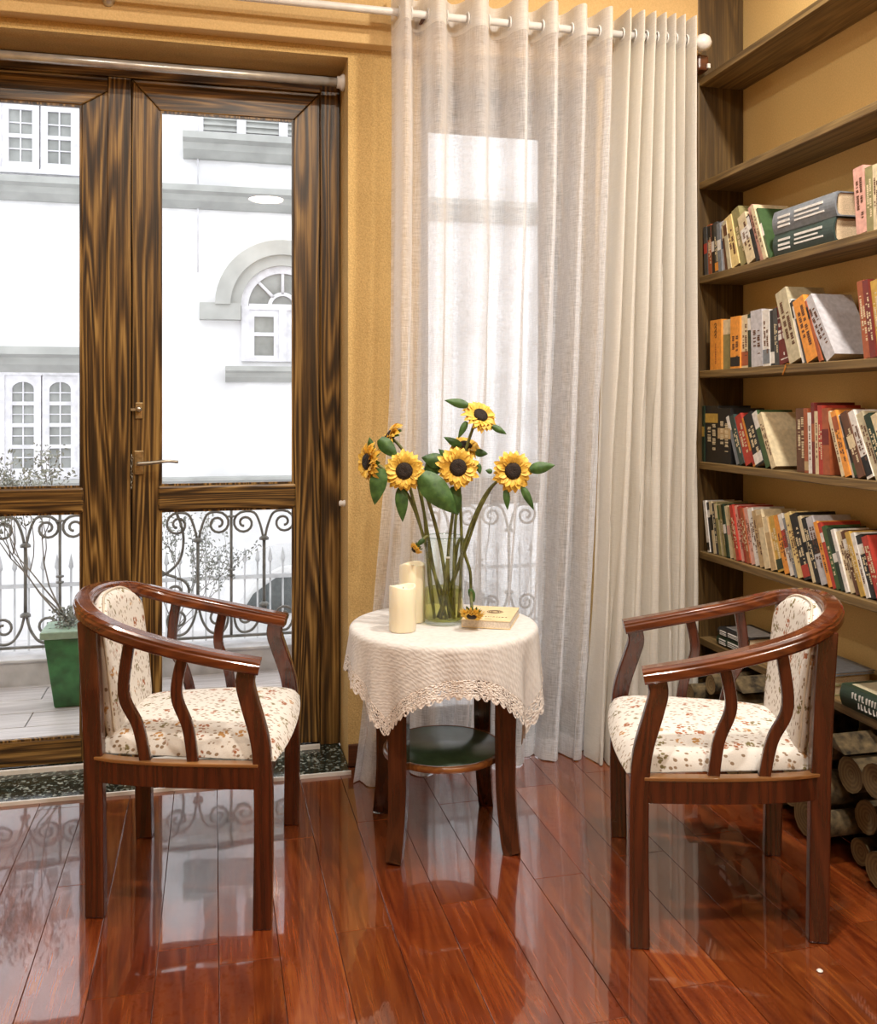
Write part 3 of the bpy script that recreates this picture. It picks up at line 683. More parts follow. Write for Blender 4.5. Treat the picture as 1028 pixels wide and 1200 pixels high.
def interp(xs, t):
    n = len(xs)-1; f = max(0, min(.99999, t))*n; i = int(f); return xs[i]+(xs[i+1]-xs[i])*(f-i)
def curtain(name, label, top, bot, ybot, mat, seed, amp_t=.066, amp_b=.050, pl=3.0, pr=1.0, nz=70, lift=None):
    r = random.Random(seed); n = len(top); ZT = 2.975
    # half fold knots: front folds at odd knots
    tx = [XY(p, RODY) for p in top]; k0 = tx[0]-(tx[1]-tx[0])*.25; k1 = tx[-1]+(tx[-1]-tx[-2])*.35
    knots = [k0]
    for i, x in enumerate(tx):
        knots.append(x)
        knots.append((x+tx[i+1])/2 if i+1 < n else k1)
    bx = [XY(p, yb) for p, yb in zip(bot, ybot)]
    ph = [r.uniform(-1, 1) for _ in range(40)]; N = len(knots)-1
    def P(s, t):
        z = ZT-(ZT-.004)*t; xt = interp(knots, s); xb = interp(bx, s); yb = interp(ybot, s)
        p = pl+(pr-pl)*s; w = max(0, (t-.03)/.97)**p
        wy = max(0, (t-.03)/.97)**1.3
        f = math.cos(math.pi*(s*N+1)); f = f                      # +-1: front at odd knots
        amp = interp([(amp_t), amp_t*.95, amp_b*1.1, amp_b], t)
        k = interp(ph[:12], s); k2 = interp(ph[12:24], (s*1.7+t*.35) % 1)
        f2 = math.cos(math.pi*(s*N*1+1)+t*1.2*k)
        ff = f*(1-t)+f2*t
        ff += .28*t*math.sin(math.pi*N*2.0*s+4*k2+2*t)+.12*t*math.sin(math.pi*N*3.7*s+3*k)
        ff = math.copysign(min(1.12, abs(ff))**.62, ff)
        y = RODY*(1-wy)+yb*wy - amp*ff
        x = xt+(xb-xt)*w + .010*t*math.sin(math.pi*N*s*2+k2*3)
        # folds pinch: front lobes a little wider than the sheer gaps
        x += -.004*math.sin(2*math.pi*(s*N+1))*0
        return Vector((x, y, z))
    c = wthing(name, label, 'curtain', (tx[n//2], RODY, 0))
    nu = N*14
    MB().grid(P, nu, nz).obj('cloth', mat, c)
    MB().grid(lambda s, t: P(s, t*.042)-Vector((0, .0025, 0)), nu, 3).obj('heading', M_head, c)
    hem = MB().grid(lambda s, t: P(s, 1-.028*t)-Vector((0, .0025, -.0005)), nu, 3); hem.obj('hem', mat, c)
    gm = None
    for i in range(N):
        xg = interp(knots, (i+.5)/N)
        if gm is None:
            g = MB(); sg = 16
            ring = [(0, .024*math.cos(2*math.pi*k/sg), .024*math.sin(2*math.pi*k/sg)) for k in range(sg+1)]; g.tube(ring, .0035, 6, cap=False)
            gm = g.obj('grommet', M_white, c, off=(0,0,0)); o = gm
        else: o = gm.copy(); C.objects.link(o)
        o.location = Vector((xg, RODY, RODZ))-Vector(c.location)
curtain('sheer_curtain', 'sheer white linen curtain hanging in folds behind the sunflower table', [472, 511, 560, 609, 644, 678, 709], [415, 470, 520, 556, 590, 625, 660, 690], [3.42, 3.50, 3.53, 3.52, 3.53, 3.53, 3.53, 3.53], M_curtain, 3, pl=3.2, pr=1.1)
curtain('cream_curtain', 'creamy denser curtain bunched beside the bookcase at right', [731, 747, 760, 772, 783, 794, 807], [692, 712, 735, 758, 782, 800, 816], [3.47, 3.43, 3.42, 3.43, 3.45, 3.47, 3.48], M_curtain2, 5, amp_t=.066, amp_b=.050, pl=1.0, pr=1.0)

# ------------------------------------------------------------------ bookcase
BX = 1.99; SH = [2.78, 2.346, 1.949, 1.552, 1.17, .794, .433]
bc = wthing('bookcase', 'rustic open wall bookcase of thick brown boards filled with books', 'bookcase', (2.09, 2.4, 0))
for z in SH: B((BX, .85, z-.030), (XR-.001, 3.585, z)).obj('shelf', M_shelf, bc, bevel=.003)
B((BX-.004, 3.586, 0), (XR-.001, 3.636, ZC-.002)).obj('end_post', M_post, bc, bevel=.004)
B((BX-.004, .80, 0), (XR-.001, .849, ZC-.002)).obj('end_post', M_post, bc, bevel=.004)
hk = wthing('hook_plate', 'small brown bracket with pale tag below the curtain rod finial', 'bracket', (BX-.02, 3.58, PY(822, 80, 3.58).z))
zz = PY(822, 80, 3.58).z
B((1.95, 3.52, zz-.03), (BX+.01, 3.5855, zz+.035)).obj('plate', M_base, hk, bevel=.01)
B((BX-.001, 3.512, zz-.022), (BX+.011, 3.5195, zz-.004)).obj('tag', M_white, hk)

COL = dict(red=(.42,.045,.03), darkred=(.16,.022,.018), rust=(.34,.09,.035), orange=(.75,.30,.05), mustard=(.52,.33,.07), cream=(.66,.55,.36), tan=(.48,.34,.18), beige=(.50,.44,.30),
    white=(.72,.69,.66), grey=(.38,.37,.37), silver=(.50,.49,.53), black=(.015,.015,.016), darkgrey=(.06,.06,.06), teal=(.035,.06,.055), green=(.05,.10,.035), darkgreen=(.018,.038,.022),
    olive=(.26,.23,.10), brown=(.12,.05,.025), blue=(.06,.09,.17), pink=(.66,.36,.30), yellow=(.72,.55,.24), slate=(.19,.21,.24))
BM = {}
def bmat(c):
    if c not in BM: BM[c] = plain('book_cover_'+c, COL[c], .45, .10, 60)
    return BM[c]
ORD = ['first','second','third','fourth','fifth','sixth','seventh','eighth','ninth','tenth','eleventh','twelfth','thirteenth','fourteenth','fifteenth','sixteenth','seventeenth','eighteenth','nineteenth','twentieth','twenty-first','twenty-second','twenty-third','twenty-fourth','twenty-fifth','twenty-sixth','twenty-seventh','twenty-eighth','twenty-ninth','thirtieth','thirty-first','thirty-second','thirty-third','thirty-fourth','thirty-fifth','thirty-sixth','thirty-seventh','thirty-eighth','thirty-ninth','fortieth']
def lettering(r, w, h, style, th_axis='y'):
    # strokes on the spine face (x = -.0006), in local book coordinates: y 0..w, z 0..h
    m = MB()
    rows = 1 if w < .022 else 2
    for q in range(rows):
        y0 = w*(.30 if rows == 1 else (.18, .55)[q]); y1 = y0+w*(.38 if rows == 1 else .26)
        z = h*.22+(q*.03)
        top = h*r.uniform(.62, .85)
        while z < top:
            dz = r.uniform(.003, .008)
            if r.random() < .85: m.box((-.0007, y0+r.uniform(0, .15)*(y1-y0), z), (.0005, y1-r.uniform(0, .15)*(y1-y0), z+dz*.75))
            z += dz+(.008 if r.random() < .15 else .0)
    return m
def book(w, h, dep, col, acc, style, r):
    """local frame: spine at x=0 facing -x, thickness y 0..w, height z 0..h"""
    t = thing('book', '', 'book')
    e = min(.003, w*.18); m = MB()
    m.box((0, 0, 0), (e, w, h)); m.box((e, 0, 0), (dep, e*.8, h)); m.box((e, w-e*.8, 0), (dep, w, h)); m.obj('cover', bmat(col), t)
    B((e, e*.8, .003), (dep-.004, w-e*.8, h-.003)).obj('pages', M_paper, t)
    if style in ('band', 'both'):
        a = r.choice([.04, .70, .45]); B((-.0005, .0004, h*a), (e*.5, w-.0004, h*(a+r.uniform(.14, .30)))).obj('spine_band', bmat(acc), t)
    if style in ('title', 'both'):
        o = lettering(r, w, h, 0).obj('title_lettering', bmat('cream' if sum(COL[col]) < 1.0 else 'brown'), t); o['kind'] = 'stuff'
    if style == 'rings':
        for k_ in range(4):
            zc = h*(.90-.075*k_); m = MB(); m.sweep([(-.0006, w*.5+.0075*math.cos(a), zc+.0062*math.sin(a)) for a in [2*math.pi*q/10 for q in range(9)]], [(-.0012,-.0004),(.0012,-.0004),(.0012,.0004),(-.0012,.0004)], ups=(1,0,0), smooth=False); m.obj('spine_mark', bmat(acc), t)
        m = MB()
        for k_ in range(12): m.box((-.0005, w*.46, h*(.12+.035*k_)), (.0005, w*.54, h*(.14+.035*k_)))
        o = m.obj('title_lettering', bmat('rust'), t); o['kind'] = 'stuff'
    if style == 'squares':
        for k_, (a, b, c, d) in enumerate([(.15,.45,.42,.52), (.55,.85,.42,.52), (.15,.45,.54,.58), (.55,.85,.54,.58), (.3,.45,.64,.70), (.55,.7,.64,.70), (.25,.75,.78,.80)]):
            B((-.0006, w*a, h*c), (.0005, w*b, h*d)).obj('spine_mark', bmat(acc), t)
        m = MB()
        for k_ in range(7): m.box((-.0006, w*(.15+.10*k_), h*.07), (.0005, w*(.22+.10*k_), h*.09))
        m.box((-.0006, w*.46, h*.14), (.0005, w*.54, h*.19)); o = m.obj('title_lettering', bmat(acc), t); o['kind'] = 'stuff'
    return t
def sy(px): return BX/ratio(px)                 # y along the shelf front for an image column
# rows: (px start) then (width_px, height_m, lean_deg, colour, accent, style, adjective phrase)
ROW = {
 2: ('the uppermost book row', 1.949, 822, [
  (4,.205,3,'darkgrey','red','band','thin dark magazine'),(4,.21,3,'rust','black','both','thin rust magazine'),(4,.205,4,'black','white','band','thin black magazine'),(4,.21,4,'darkgrey','orange','both','dark magazine with orange patch'),
  (4,.20,5,'slate','white','band','thin blue grey magazine'),(4,.205,6,'silver','blue','band','thin silver magazine'),(4,.19,9,'brown','cream','band','thin brown booklet'),(4,.20,12,'beige','brown','band','thin beige booklet'),
  (9,.215,17,'yellow','cream','title','pale yellow paperback'),(9,.24,17,'olive','yellow','title','olive hardback'),(10,.205,21,'cream','white','both','cream boxed book'),
  (4,.20,22,'black','white','band','thin black book'),(6,.235,22,'pink','red','title','pale pink paperback'),(4,.235,23,'cream','white','title','thin cream book'),(3,.22,24,'green','white','band','thin green book')]),
 3: ('the second book row down', 1.552, 829, [
  (13,.205,0,'orange','black','rings','orange paperback with dark marks'),(11,.20,0,'olive','cream','band','olive and cream patterned book'),(11,.205,0,'orange','black','both','orange book with red top'),(8,.205,1,'cream','rust','both','cream book with rust foot'),
  (5,.205,1,'darkgreen','white','band','slim dark green book'),(13,.215,2,'silver','grey','title','wide pale grey book'),(8,.21,2,'white','slate','both','white and slate book'),(5,.205,3,'black','white','band','slim black and white book'),(5,.21,4,'darkgrey','white','title','slim charcoal book'),
  (14,.215,11,'darkred','white','squares','dark red book with white squares'),(14,.275,19,'beige','cream','title','tall beige hardback'),(3,.245,20,'white','black','band','very thin white booklet'),(3,.24,20,'darkgrey','white','band','very thin dark booklet'),
  (14,.235,21,'orange','rust','title','plain bright orange book'),(4,.23,23,'rust','black','band','slim rust book'),(4,.22,25,'darkgreen','white','title','slim dark green leaning book'),(13,.25,31,'silver','grey','title','large silver grey leaning book'),
  ('to',1008),(8,.25,8,'rust','red','title','tall rust red book'),(7,.25,9,'darkred','rust','title','tall dark red book'),(9,.245,10,'mustard','cream','title','mustard book'),(6,.235,10,'slate','white','title','slate blue book'),(9,.23,10,'brown','cream','title','brown book near the picture edge'),(8,.23,9,'cream','rust','title','cream book at the picture edge'),(9,.22,9,'slate','white','title','slate book past the picture edge')]),
 4: ('the third book row down', 1.17, 816, [
  (6,.235,0,'darkgreen','mustard','band','slim black volume with gold label'),(15,.235,0,'black','mustard','both','thick black volume with gold label'),(15,.225,0,'black','tan','both','thick black volume, tan band'),
  ('to',859),(4,.205,23,'slate','white','band','slim slate book'),(6,.205,23,'teal','white','title','dark teal leaning book'),(9,.205,24,'red','white','title','bright red leaning book'),(4,.20,24,'orange','red','band','slim orange book'),
  (11,.21,25,'black','white','both','black leaning book with white label'),(7,.225,25,'green','white','band','green edged leaning book'),(6,.22,26,'cream','tan','title','cream album with pale cover'),
  ('to',928),(11,.225,2,'brown','rust','title','dark brown upright book'),(5,.225,2,'rust','tan','band','slim rust upright book'),(4,.21,2,'white','pink','title','thin white upright book'),(4,.245,2,'darkred','rust','band','tall dark red album'),(4,.215,2,'cream','rust','title','thin cream upright book'),
  (5,.235,2,'red','darkred','title','slim red upright book'),(8,.225,3,'rust','darkred','band','wide rust upright book'),('to',982),(4,.225,20,'cream','orange','title','slim cream leaning book'),(7,.225,20,'orange','rust','both','orange leaning book'),(4,.215,21,'white','slate','band','thin white leaning book'),(5,.215,22,'black','green','band','slim black leaning book'),
  (9,.225,24,'brown','cream','both','brown and cream leaning book'),(9,.23,25,'white','black','both','white leaning book with black label'),(9,.225,25,'beige','white','title','beige book near the picture edge'),(8,.22,24,'darkgreen','white','title','green book at the picture edge'),(8,.22,24,'cream','rust','title','cream book past the picture edge')]),
 5: ('the lowest slanting book row', .794, 826, [
  (3,.215,11,'white','black','band','thin white magazine'),(3,.21,11,'black','white','band','thin black magazine'),(3,.215,11,'cream','black','band','thin cream magazine'),(3,.21,12,'darkgrey','white','title','thin charcoal magazine'),(3,.215,12,'olive','cream','band','thin olive magazine'),
  (3,.21,12,'beige','green','band','thin beige magazine'),(4,.21,13,'olive','white','title','olive magazine'),(3,.215,13,'darkgreen','white','band','thin green magazine'),(5,.21,14,'cream','pink','band','cream paperback'),(4,.21,14,'tan','pink','title','slim tan paperback'),
  (4,.22,15,'red','white','title','slim red and white book'),(4,.22,15,'pink','red','title','slim pink book'),(4,.22,15,'red','cream','title','slim scarlet book'),(4,.215,15,'rust','white','title','slim rust book'),(5,.22,16,'pink','white','title','pale pink book'),
  (6,.22,16,'white','slate','title','white paperback'),(6,.215,16,'tan','brown','title','tan paperback'),(7,.22,17,'cream','tan','band','cream hardback'),(6,.20,18,'tan','cream','band','plain tan book'),
  (8,.205,20,'mustard','darkgreen','both','mustard book with green panel'),(7,.215,20,'orange','cream','title','orange paperback'),(6,.225,21,'white','red','both','white book with red print'),(4,.215,21,'slate','white','title','slim slate book'),(8,.235,21,'yellow','cream','title','yellow paperback'),
  (9,.235,22,'black','red','both','black book with red patches'),(4,.235,22,'cream','black','band','thin cream book'),(6,.23,22,'black','white','title','slim black book'),(9,.235,22,'silver','black','both','silver grey book'),(5,.225,22,'orange','cream','title','slim orange book'),(4,.225,22,'red','white','band','slim red book'),
  (5,.215,22,'green','white','title','green paperback'),(6,.21,22,'darkgreen','white','band','dark green book'),(4,.21,22,'white','grey','band','thin white book'),(7,.205,22,'cream','orange','title','cream book with orange print'),(6,.21,22,'brown','white','both','brown book with white top'),(6,.21,22,'mustard','cream','title','mustard paperback'),(5,.21,22,'white','black','title','white book at the picture edge'),(8,.205,22,'black','white','both','black book past the picture edge'),(8,.205,22,'red','white','title','red book past the picture edge')]),
}
brnd = random.Random(21)
NMAX = {2: 'second', 3: 'third'}
for k, (rowname, z, px, items) in ROW.items():
    cnt = 0; prev = None
    for it in items:
        if it[0] == 'to': px = it[1]; continue
        wp, h, lean, col, acc, style, adj = it
        ya = sy(px); yb = sy(px+wp); L = R(lean); w = (ya-yb)*math.cos(L)-.0004
        dep = min(.165, h*.7)*brnd.uniform(.9, 1)
        t = book(w, h, dep, col, acc, style, brnd)
        # local y 0..w is far->near? put local y=w at the far side: pivot on the far bottom edge
        t.location = (BX+.012+brnd.uniform(0, .01), ya, z+.0005)
        # rotate so that top leans to +y, pivot edge is local (y=w,z=0)
        t.rotation_euler = (-L, 0, 0)
        for c in children(t):
            for v in c.data.vertices: v.co.y -= w
        t['label'] = '%s, %s from the left in %s' % (adj, ORD[cnt], rowname); t['group'] = 'books on the wall bookcase'
        cnt += 1; px += wp
# flat pair of thick volumes
def flatbook(y1, L, z, th, dep, col, label, x=BX+.006, cover=None, lett=True, rz=0, grp='books lying flat on the bookcase'):
    t = thing('book', label, 'book', (x, y1, z), rz, grp)   # spine along y, from y1 (far) toward the camera
    m = MB(); n = 8; e = .004
    prof = [(0+.010*(1-math.sin(math.pi*k/n)), th*k/n) for k in range(n+1)]
    pr = prof+[(dep, th), (dep, th-e), (.022, th-e)]+[(p+.006, q) for p, q in prof[::-1][1:-1]]+[(.022, e), (dep, e), (dep, 0)]
    m.sweep([(0, 0, 0), (0, -L, 0)], [(-a, b) for a, b in pr], ups=(0,0,1), smooth=False); o = m.obj('cover', bmat(col), t)
    B((.016, -L+.004, e), (dep-.006, -.004, th-e)).obj('pages', M_paper, t)
    if lett:
        q = MB(); r = random.Random(int(z*1000))
        for row, (a, b, zz, hh) in enumerate([(.10, .30, .62, .10), (.10, .30, .40, .10), (.10, .30, .22, .09), (.38, .82, .66, .10), (.38, .76, .48, .07), (.38, .84, .30, .07)]):
            y = a
            while y < b:
                d = r.uniform(.006, .02); q.box((-.0012, -L*y, th*zz), (.003, -L*min(b, y+d), th*(zz+hh))); y += d+.004
        o = q.obj('title_lettering', bmat('white'), t); o['kind'] = 'stuff'
    if cover: B((.03, -L+.02, th), (dep-.02, -.02, th+.0006)).obj('cover_print', bmat(cover), t)
    return t
ya = sy(904); yb = sy(975)
flatbook(ya, ya-yb, 1.9495, .082, .175, 'teal', 'thick dark teal hardback lying flat, lower of the two stacked volumes')
flatbook(ya+.004, ya-yb+.012, 2.0325, .082, .180, 'slate', 'thick slate grey hardback lying flat, upper of the two stacked volumes')
px = 1001
for wp, h, lean, col, style, adj in [(12,.215,5,'pink','title','mottled pink upright book right of the two thick grey volumes'),(8,.205,3,'olive','title','olive grey upright book right of the mottled pink one'),(7,.205,2,'cream','title','cream upright book near the top right picture edge'),(8,.205,2,'grey','title','grey upright book at the top right picture edge')]:
    ya = sy(px); yb = sy(px+wp); L = R(lean); w = (ya-yb)*math.cos(L)-.0004
    t = book(w, h, .15, col, 'rust', style, brnd); t.location = (BX+.01, ya, 1.9495); t.rotation_euler = (-L, 0, 0)
    for c in children(t):
        for v in c.data.vertices: v.co.y -= w
    t['label'] = adj; t['group'] = 'books on the wall bookcase'; px += wp
ya = sy(838); flatbook(ya, .23, .4335, .040, .165, 'darkgreen', 'dark green hardback lying flat on the lowest shelf, under another')
flatbook(ya-.006, .22, .4740, .032, .155, 'black', 'black patterned hardback lying flat on top of the dark green one', cover='grey')
ya = sy(925); flatbook(ya, .21, .4335, .036, .16, 'olive', 'olive book lying flat on the lowest shelf behind the chair back', x=BX+.02)
flatbook(ya-.004, .20, .4700, .030, .16, 'beige', 'beige paged book lying flat under a dark cover', x=BX+.02, lett=False)
flatbook(ya+.004, .22, .5005, .012, .17, 'slate', 'thin slate covered book topping the flat pile behind the chair', x=BX+.012, lett=False)
t = flatbook(sy(988), .27, .4335, .070, .185, 'darkgreen', 'thick black green book with white spine lettering low at right', x=BX-.012, lett=False, cover='beige')
q = MB()
for ln, (y0, y1, zz) in enumerate([(.06, .20, .56), (.09, .22, .20)]):
    y = y0; r = random.Random(5+ln)
    while y < y1:
        d = r.choice([.010, .014, .007]); q.box((-.0012, -y, .070*zz), (.004, -y-.0035, .070*(zz+.26)))
        if d > .008: q.box((-.0012, -y, .070*zz), (.004, -y-d*.7, .070*(zz+.05)))
        y += d+.006
o = q.obj('title_lettering', bmat('white'), t); o['kind'] = 'stuff'
t = thing('ribbon', 'thin orange ribbon hanging over the shelf edge below the dark red book', 'ribbon')
bpy.data.objects.remove(t)
ryy = sy(922)
tag(MB().sweep(bez([(BX+.03, ryy, 1.5530), (BX-.001, ryy, 1.5535), (BX-.004, ryy+.002, 1.540), (BX-.004, ryy+.018, 1.515)], 4), [(-.003,-.0004),(.003,-.0004),(.003,.0004),(-.003,.0004)], ups=(0,0.3,1)).obj('ribbon', bmat('orange')), 'thin orange ribbon hanging over the shelf edge below the dark red book', 'ribbon')

# ------------------------------------------------------------------ firewood under the lowest shelf
lr = random.Random(12); circ = []
fixed = [(PT(1018,1030,2.72), .052), (PT(985,1012,2.80), .037)]
def rest(y, r):
    z = r
    for (cy, cz, cr) in circ:
        dy = abs(y-cy); s_ = r+cr+.0015
        if dy < s_:
            z = max(z, cz+math.sqrt(s_*s_-dy*dy))
    return z
for f, r in [((2.335, 0), .062), ((2.475, 0), .046)]: circ.append((f[0], r, r))
tries = 0
while tries < 400 and len(circ) < 60:
    r = lr.choice([.046, .058, .066, .078, .062, .042]); best = None
    for k in range(60):
        y = lr.uniform(1.75, 3.50); z = rest(y, r)
        if best is None or z < best[0]: best = (z, y)
    tries += 1
    if best[0]+r < .375: circ.append((best[1], best[0], r))
circ.sort(key=lambda c: (round(c[1]/.09), c[0]))
lay = {}
for (y, z, r) in circ:
    L = round(z/.09); lay.setdefault(L, []).append((y, z, r))
lname = {}
for li, L in enumerate(sorted(lay)):
    for i, (y, z, r) in enumerate(sorted(lay[L])):
        nm = ['bottom layer', 'second layer', 'third layer', 'top layer', 'very top'][min(li, 4)]
        loc = (1.85+lr.uniform(-.03, .07), y, z)
        t = thing('firewood_log', '%s log, %s from the camera end in the %s of the firewood stack' % ('thick round' if r > .05 else 'slim round', ORD[i], nm), 'log', loc, 0, 'firewood stacked under the bookcase')
        n = 14; ph = lr.uniform(0, 6)
        m = MB(); ln = min(.30, XR-.02-loc[0])
        def lp(a, x): rr = r*(.93-.07*math.sin(2*a+ph)*math.cos(ph)-.05*abs(math.sin(1.5*a+ph))); return (x, rr*math.cos(a), rr*math.sin(a))
        r_x = lr.uniform(.82, 1)
        vs = [lp(2*math.pi*k/n, x) for x in (0, ln*.5, ln) for k in range(n)]
        fs = [(a*n+k, a*n+(k+1)%n, (a+1)*n+(k+1)%n, (a+1)*n+k) for a in (0, 1) for k in range(n)]+[[2*n+k for k in range(n)]]
        m.add(vs, fs, True); m.obj('bark', M_bark, t)
        MB().add([lp(2*math.pi*k/n, -.001) for k in range(n)]+[(.004, 0, 0)], [[k, (k+1)%n, n] for k in range(n)]).obj('cut_end_or_glint', M_logend, t)
# split pieces on top
for i, (y, lab) in enumerate([(2.52, 'pale split wedge of wood lying on the stack beside the chair leg'), (2.78, 'split wedge of wood resting on top behind the chair back'), (3.08, 'split wedge of firewood on top at the far end')]):
    z = max(rest(y-.02, .03), rest(y+.02, .03))-.026
    m = MB().prism([(y-.045, z), (y+.05, z+.004), (y+.02, z+.045)], 'x', 1.86, 2.16); tag(m.obj('split_log', M_bark, bevel=.003), lab, 'log', 'firewood stacked under the bookcase')

# ------------------------------------------------------------------ armchairs
def ss(a, b, t): t = max(0, min(1, (t-a)/(b-a))); return t*t*(3-2*t)
def make_chair(label, loc, rz):
    t = thing('armchair', label, 'chair', loc, rz, 'curved wooden armchairs')
    rect = lambda a, b: [(-a, -b), (a, -b), (a, b), (-a, b)]
    def bar(name, pts, wx, wy, mat, scale=None, n=6, bev=.005):   # member swept upwards: wx along x, wy along y
        p = bez(pts, n); m = MB().sweep(p, [(-wy, -wx), (wy, -wx), (wy, wx), (-wy, wx)], ups=(1,0,0), smooth=False, scale=scale)
        return m.obj(name, mat, t, bevel=bev)
    for s in (1, -1):
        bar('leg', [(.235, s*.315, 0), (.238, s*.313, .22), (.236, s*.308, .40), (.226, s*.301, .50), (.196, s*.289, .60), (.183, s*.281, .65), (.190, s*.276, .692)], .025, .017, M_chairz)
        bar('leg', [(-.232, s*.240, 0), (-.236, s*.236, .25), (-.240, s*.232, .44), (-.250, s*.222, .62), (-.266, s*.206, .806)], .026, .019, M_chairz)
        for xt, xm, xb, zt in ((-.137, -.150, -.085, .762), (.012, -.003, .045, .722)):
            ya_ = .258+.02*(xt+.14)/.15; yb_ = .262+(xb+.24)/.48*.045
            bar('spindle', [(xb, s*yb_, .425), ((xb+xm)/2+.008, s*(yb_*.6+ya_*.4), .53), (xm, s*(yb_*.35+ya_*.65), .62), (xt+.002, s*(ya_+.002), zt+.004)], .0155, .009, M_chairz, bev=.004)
        # side apron, bowed, with a lighter top edge
        a = bez([(-.235, s*.240, 0), (-.16, s*.268, 0), (0, s*.297, 0), (.225, s*.315, 0)], 6)
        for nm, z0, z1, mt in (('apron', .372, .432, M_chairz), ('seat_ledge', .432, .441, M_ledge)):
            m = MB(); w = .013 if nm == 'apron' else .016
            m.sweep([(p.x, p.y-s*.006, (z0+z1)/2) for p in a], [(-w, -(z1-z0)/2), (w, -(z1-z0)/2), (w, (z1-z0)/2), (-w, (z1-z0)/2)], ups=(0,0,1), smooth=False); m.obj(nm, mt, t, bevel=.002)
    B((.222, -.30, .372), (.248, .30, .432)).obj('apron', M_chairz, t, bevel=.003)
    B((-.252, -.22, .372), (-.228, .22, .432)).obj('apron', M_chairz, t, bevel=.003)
    # curved arm and back rail
    hp = [(.222,.276,.692), (.12,.281,.712), (0,.278,.738), (-.12,.262,.768), (-.205,.240,.795), (-.268,.196,.819), (-.313,.108,.834), (-.328,0,.839)]
    hp = hp+[(x, -y, z) for x, y, z in hp[:-1]][::-1]
    prof = [(-.028,-.012), (-.022,-.020), (.022,-.020), (.028,-.012), (.028,.004), (.0245,.008), (.0245,.014), (.017,.021), (-.017,.021), (-.0245,.014), (-.0245,.008), (-.028,.004)]
    pth = bez(hp, 8); MB().sweep(pth, prof, ups=(0,0,1), smooth=False).obj('arm_rail', M_chair, t, bevel=.0015)
    # seat cushion
    m = MB()
    def seat(u, v):
        a = 2*u-1; b = 2*v-1
        sa = math.copysign(abs(a)**.9, a); x = .012+.253*math.copysign(abs(b)**.85, b)
        k = (x+.24)/.5; hw = .210+.078*k
        bulge = (max(0, 1-abs(a)**7)*max(0, 1-abs(b)**7))**.45
        x2 = x+ (.022*(1-a*a) if b > 0 else 0)*abs(b)**3
        return (x2, hw*sa, .438+.050*bulge+.022*(1-a*a)*(1-b*b))
    m.grid(seat, 30, 30)
    m.grid(lambda u, v: Vector(seat(u, v))*1+Vector((0, 0, -(seat(u, v)[2]-.436))), 30, 30, flip=True)
    m.obj('seat', M_floral, t, weld=True)
    # backrest
    def back(u, v, side):
        a = 2*u-1; z = .455+.392*v
        top = max(0, (v-.72)/.28); wmul = math.sqrt(max(0, 1-top**2.6*.42)) if v > .72 else 1
        hw = (.188+.008*v)*wmul; y = hw*a
        zc = z-.050*top**1.5*abs(a)**4
        x = -.205-.042*v**1.2-.034*(1-a*a)*(.35+.65*v)
        th = .020*(max(0, 1-abs(a)**6)*max(0, 1-abs(2*v-1)**8))**.5+.006
        return (x+side*th, y, zc)
    m = MB(); m.grid(lambda u, v: back(u, v, 1), 24, 24); m.grid(lambda u, v: back(u, v, -1), 24, 24, flip=True)
    rim = [(k/24, 0) for k in range(24)]+[(1, k/24) for k in range(24)]+[(1-k/24, 1) for k in range(24)]+[(0, 1-k/24) for k in range(24)]
    n0 = len(m.v)
    for u, v in rim: m.v.append(Vector(back(u, v, 1))); m.v.append(Vector(back(u, v, -1)))
    for k in range(96):
        a = n0+2*k; b = n0+2*((k+1)%96); m.f.append([a, b, b+1, a+1]); m.smooth.append(True)
    o = m.obj('backrest', M_floral, t, weld=True)
    pp = [Vector(back(u, v, 1))+Vector((.002, 0, 0)) for u, v in [(0, k/24) for k in range(2, 24)]+[(k/24, 1) for k in range(25)]+[(1, 1-k/24) for k in range(1, 23)]]
    MB().tube(pp, .0035, 6).obj('piping', M_pipe, t)
    return t
make_chair('lacquered wooden armchair with floral seat, left of the table before the glazed doors', (-.038, 2.920, 0), R(-11.6))
make_chair('lacquered wooden armchair with floral seat, right of the table near the bookcase', (1.404, 2.466, 0), R(160.5))

# ------------------------------------------------------------------ side table
TX, TY, TZ = .740, 3.010, .688
tb = thing('side_table', 'round dark wooden side table with curved legs and green lower shelf', 'table', (TX, TY, 0), R(-4))
MB().lathe([(0, .655), (.285, .655), (.296, .662), (.296, .678), (.288, .684), (0, .684)], 48).obj('tabletop', M_table, tb)
MB().lathe([(0, .595), (.205, .595), (.205, .654), (0, .654)], 40).obj('apron', M_table, tb)
for sx in (-1, 1):
    for sy_ in (-1, 1):
        d = Vector((sx, sy_, 0)).normalized()
        p = bez([d*.266, d*.258+Vector((0,0,.03)), d*.243+Vector((0,0,.16)), d*.240+Vector((0,0,.30)), d*.242+Vector((0,0,.45)), d*.246+Vector((0,0,.655))], 6)
        n = len(p); sc = [.86+.34*k/n for k in range(n)]
        MB().sweep(p, [(-.027,-.030), (.027,-.030), (.027,.030), (-.027,.030)], ups=tuple(Matrix.Rotation(R(28), 3, 'Z') @ d), smooth=False, scale=sc).obj('leg', M_table, tb, bevel=.005)
sh = MB().lathe([(0, .262), (.193, .262), (.200, .266), (.200, .279), (.194, .284), (.186, .284), (.186, .280), (0, .280)], 48).obj('lower_shelf', M_rim, tb)
MB().lathe([(0, .2802), (.1855, .2802), (.1855, .2835), (0, .2835)], 48).obj('shelf_inlay', M_greenglass, sh)

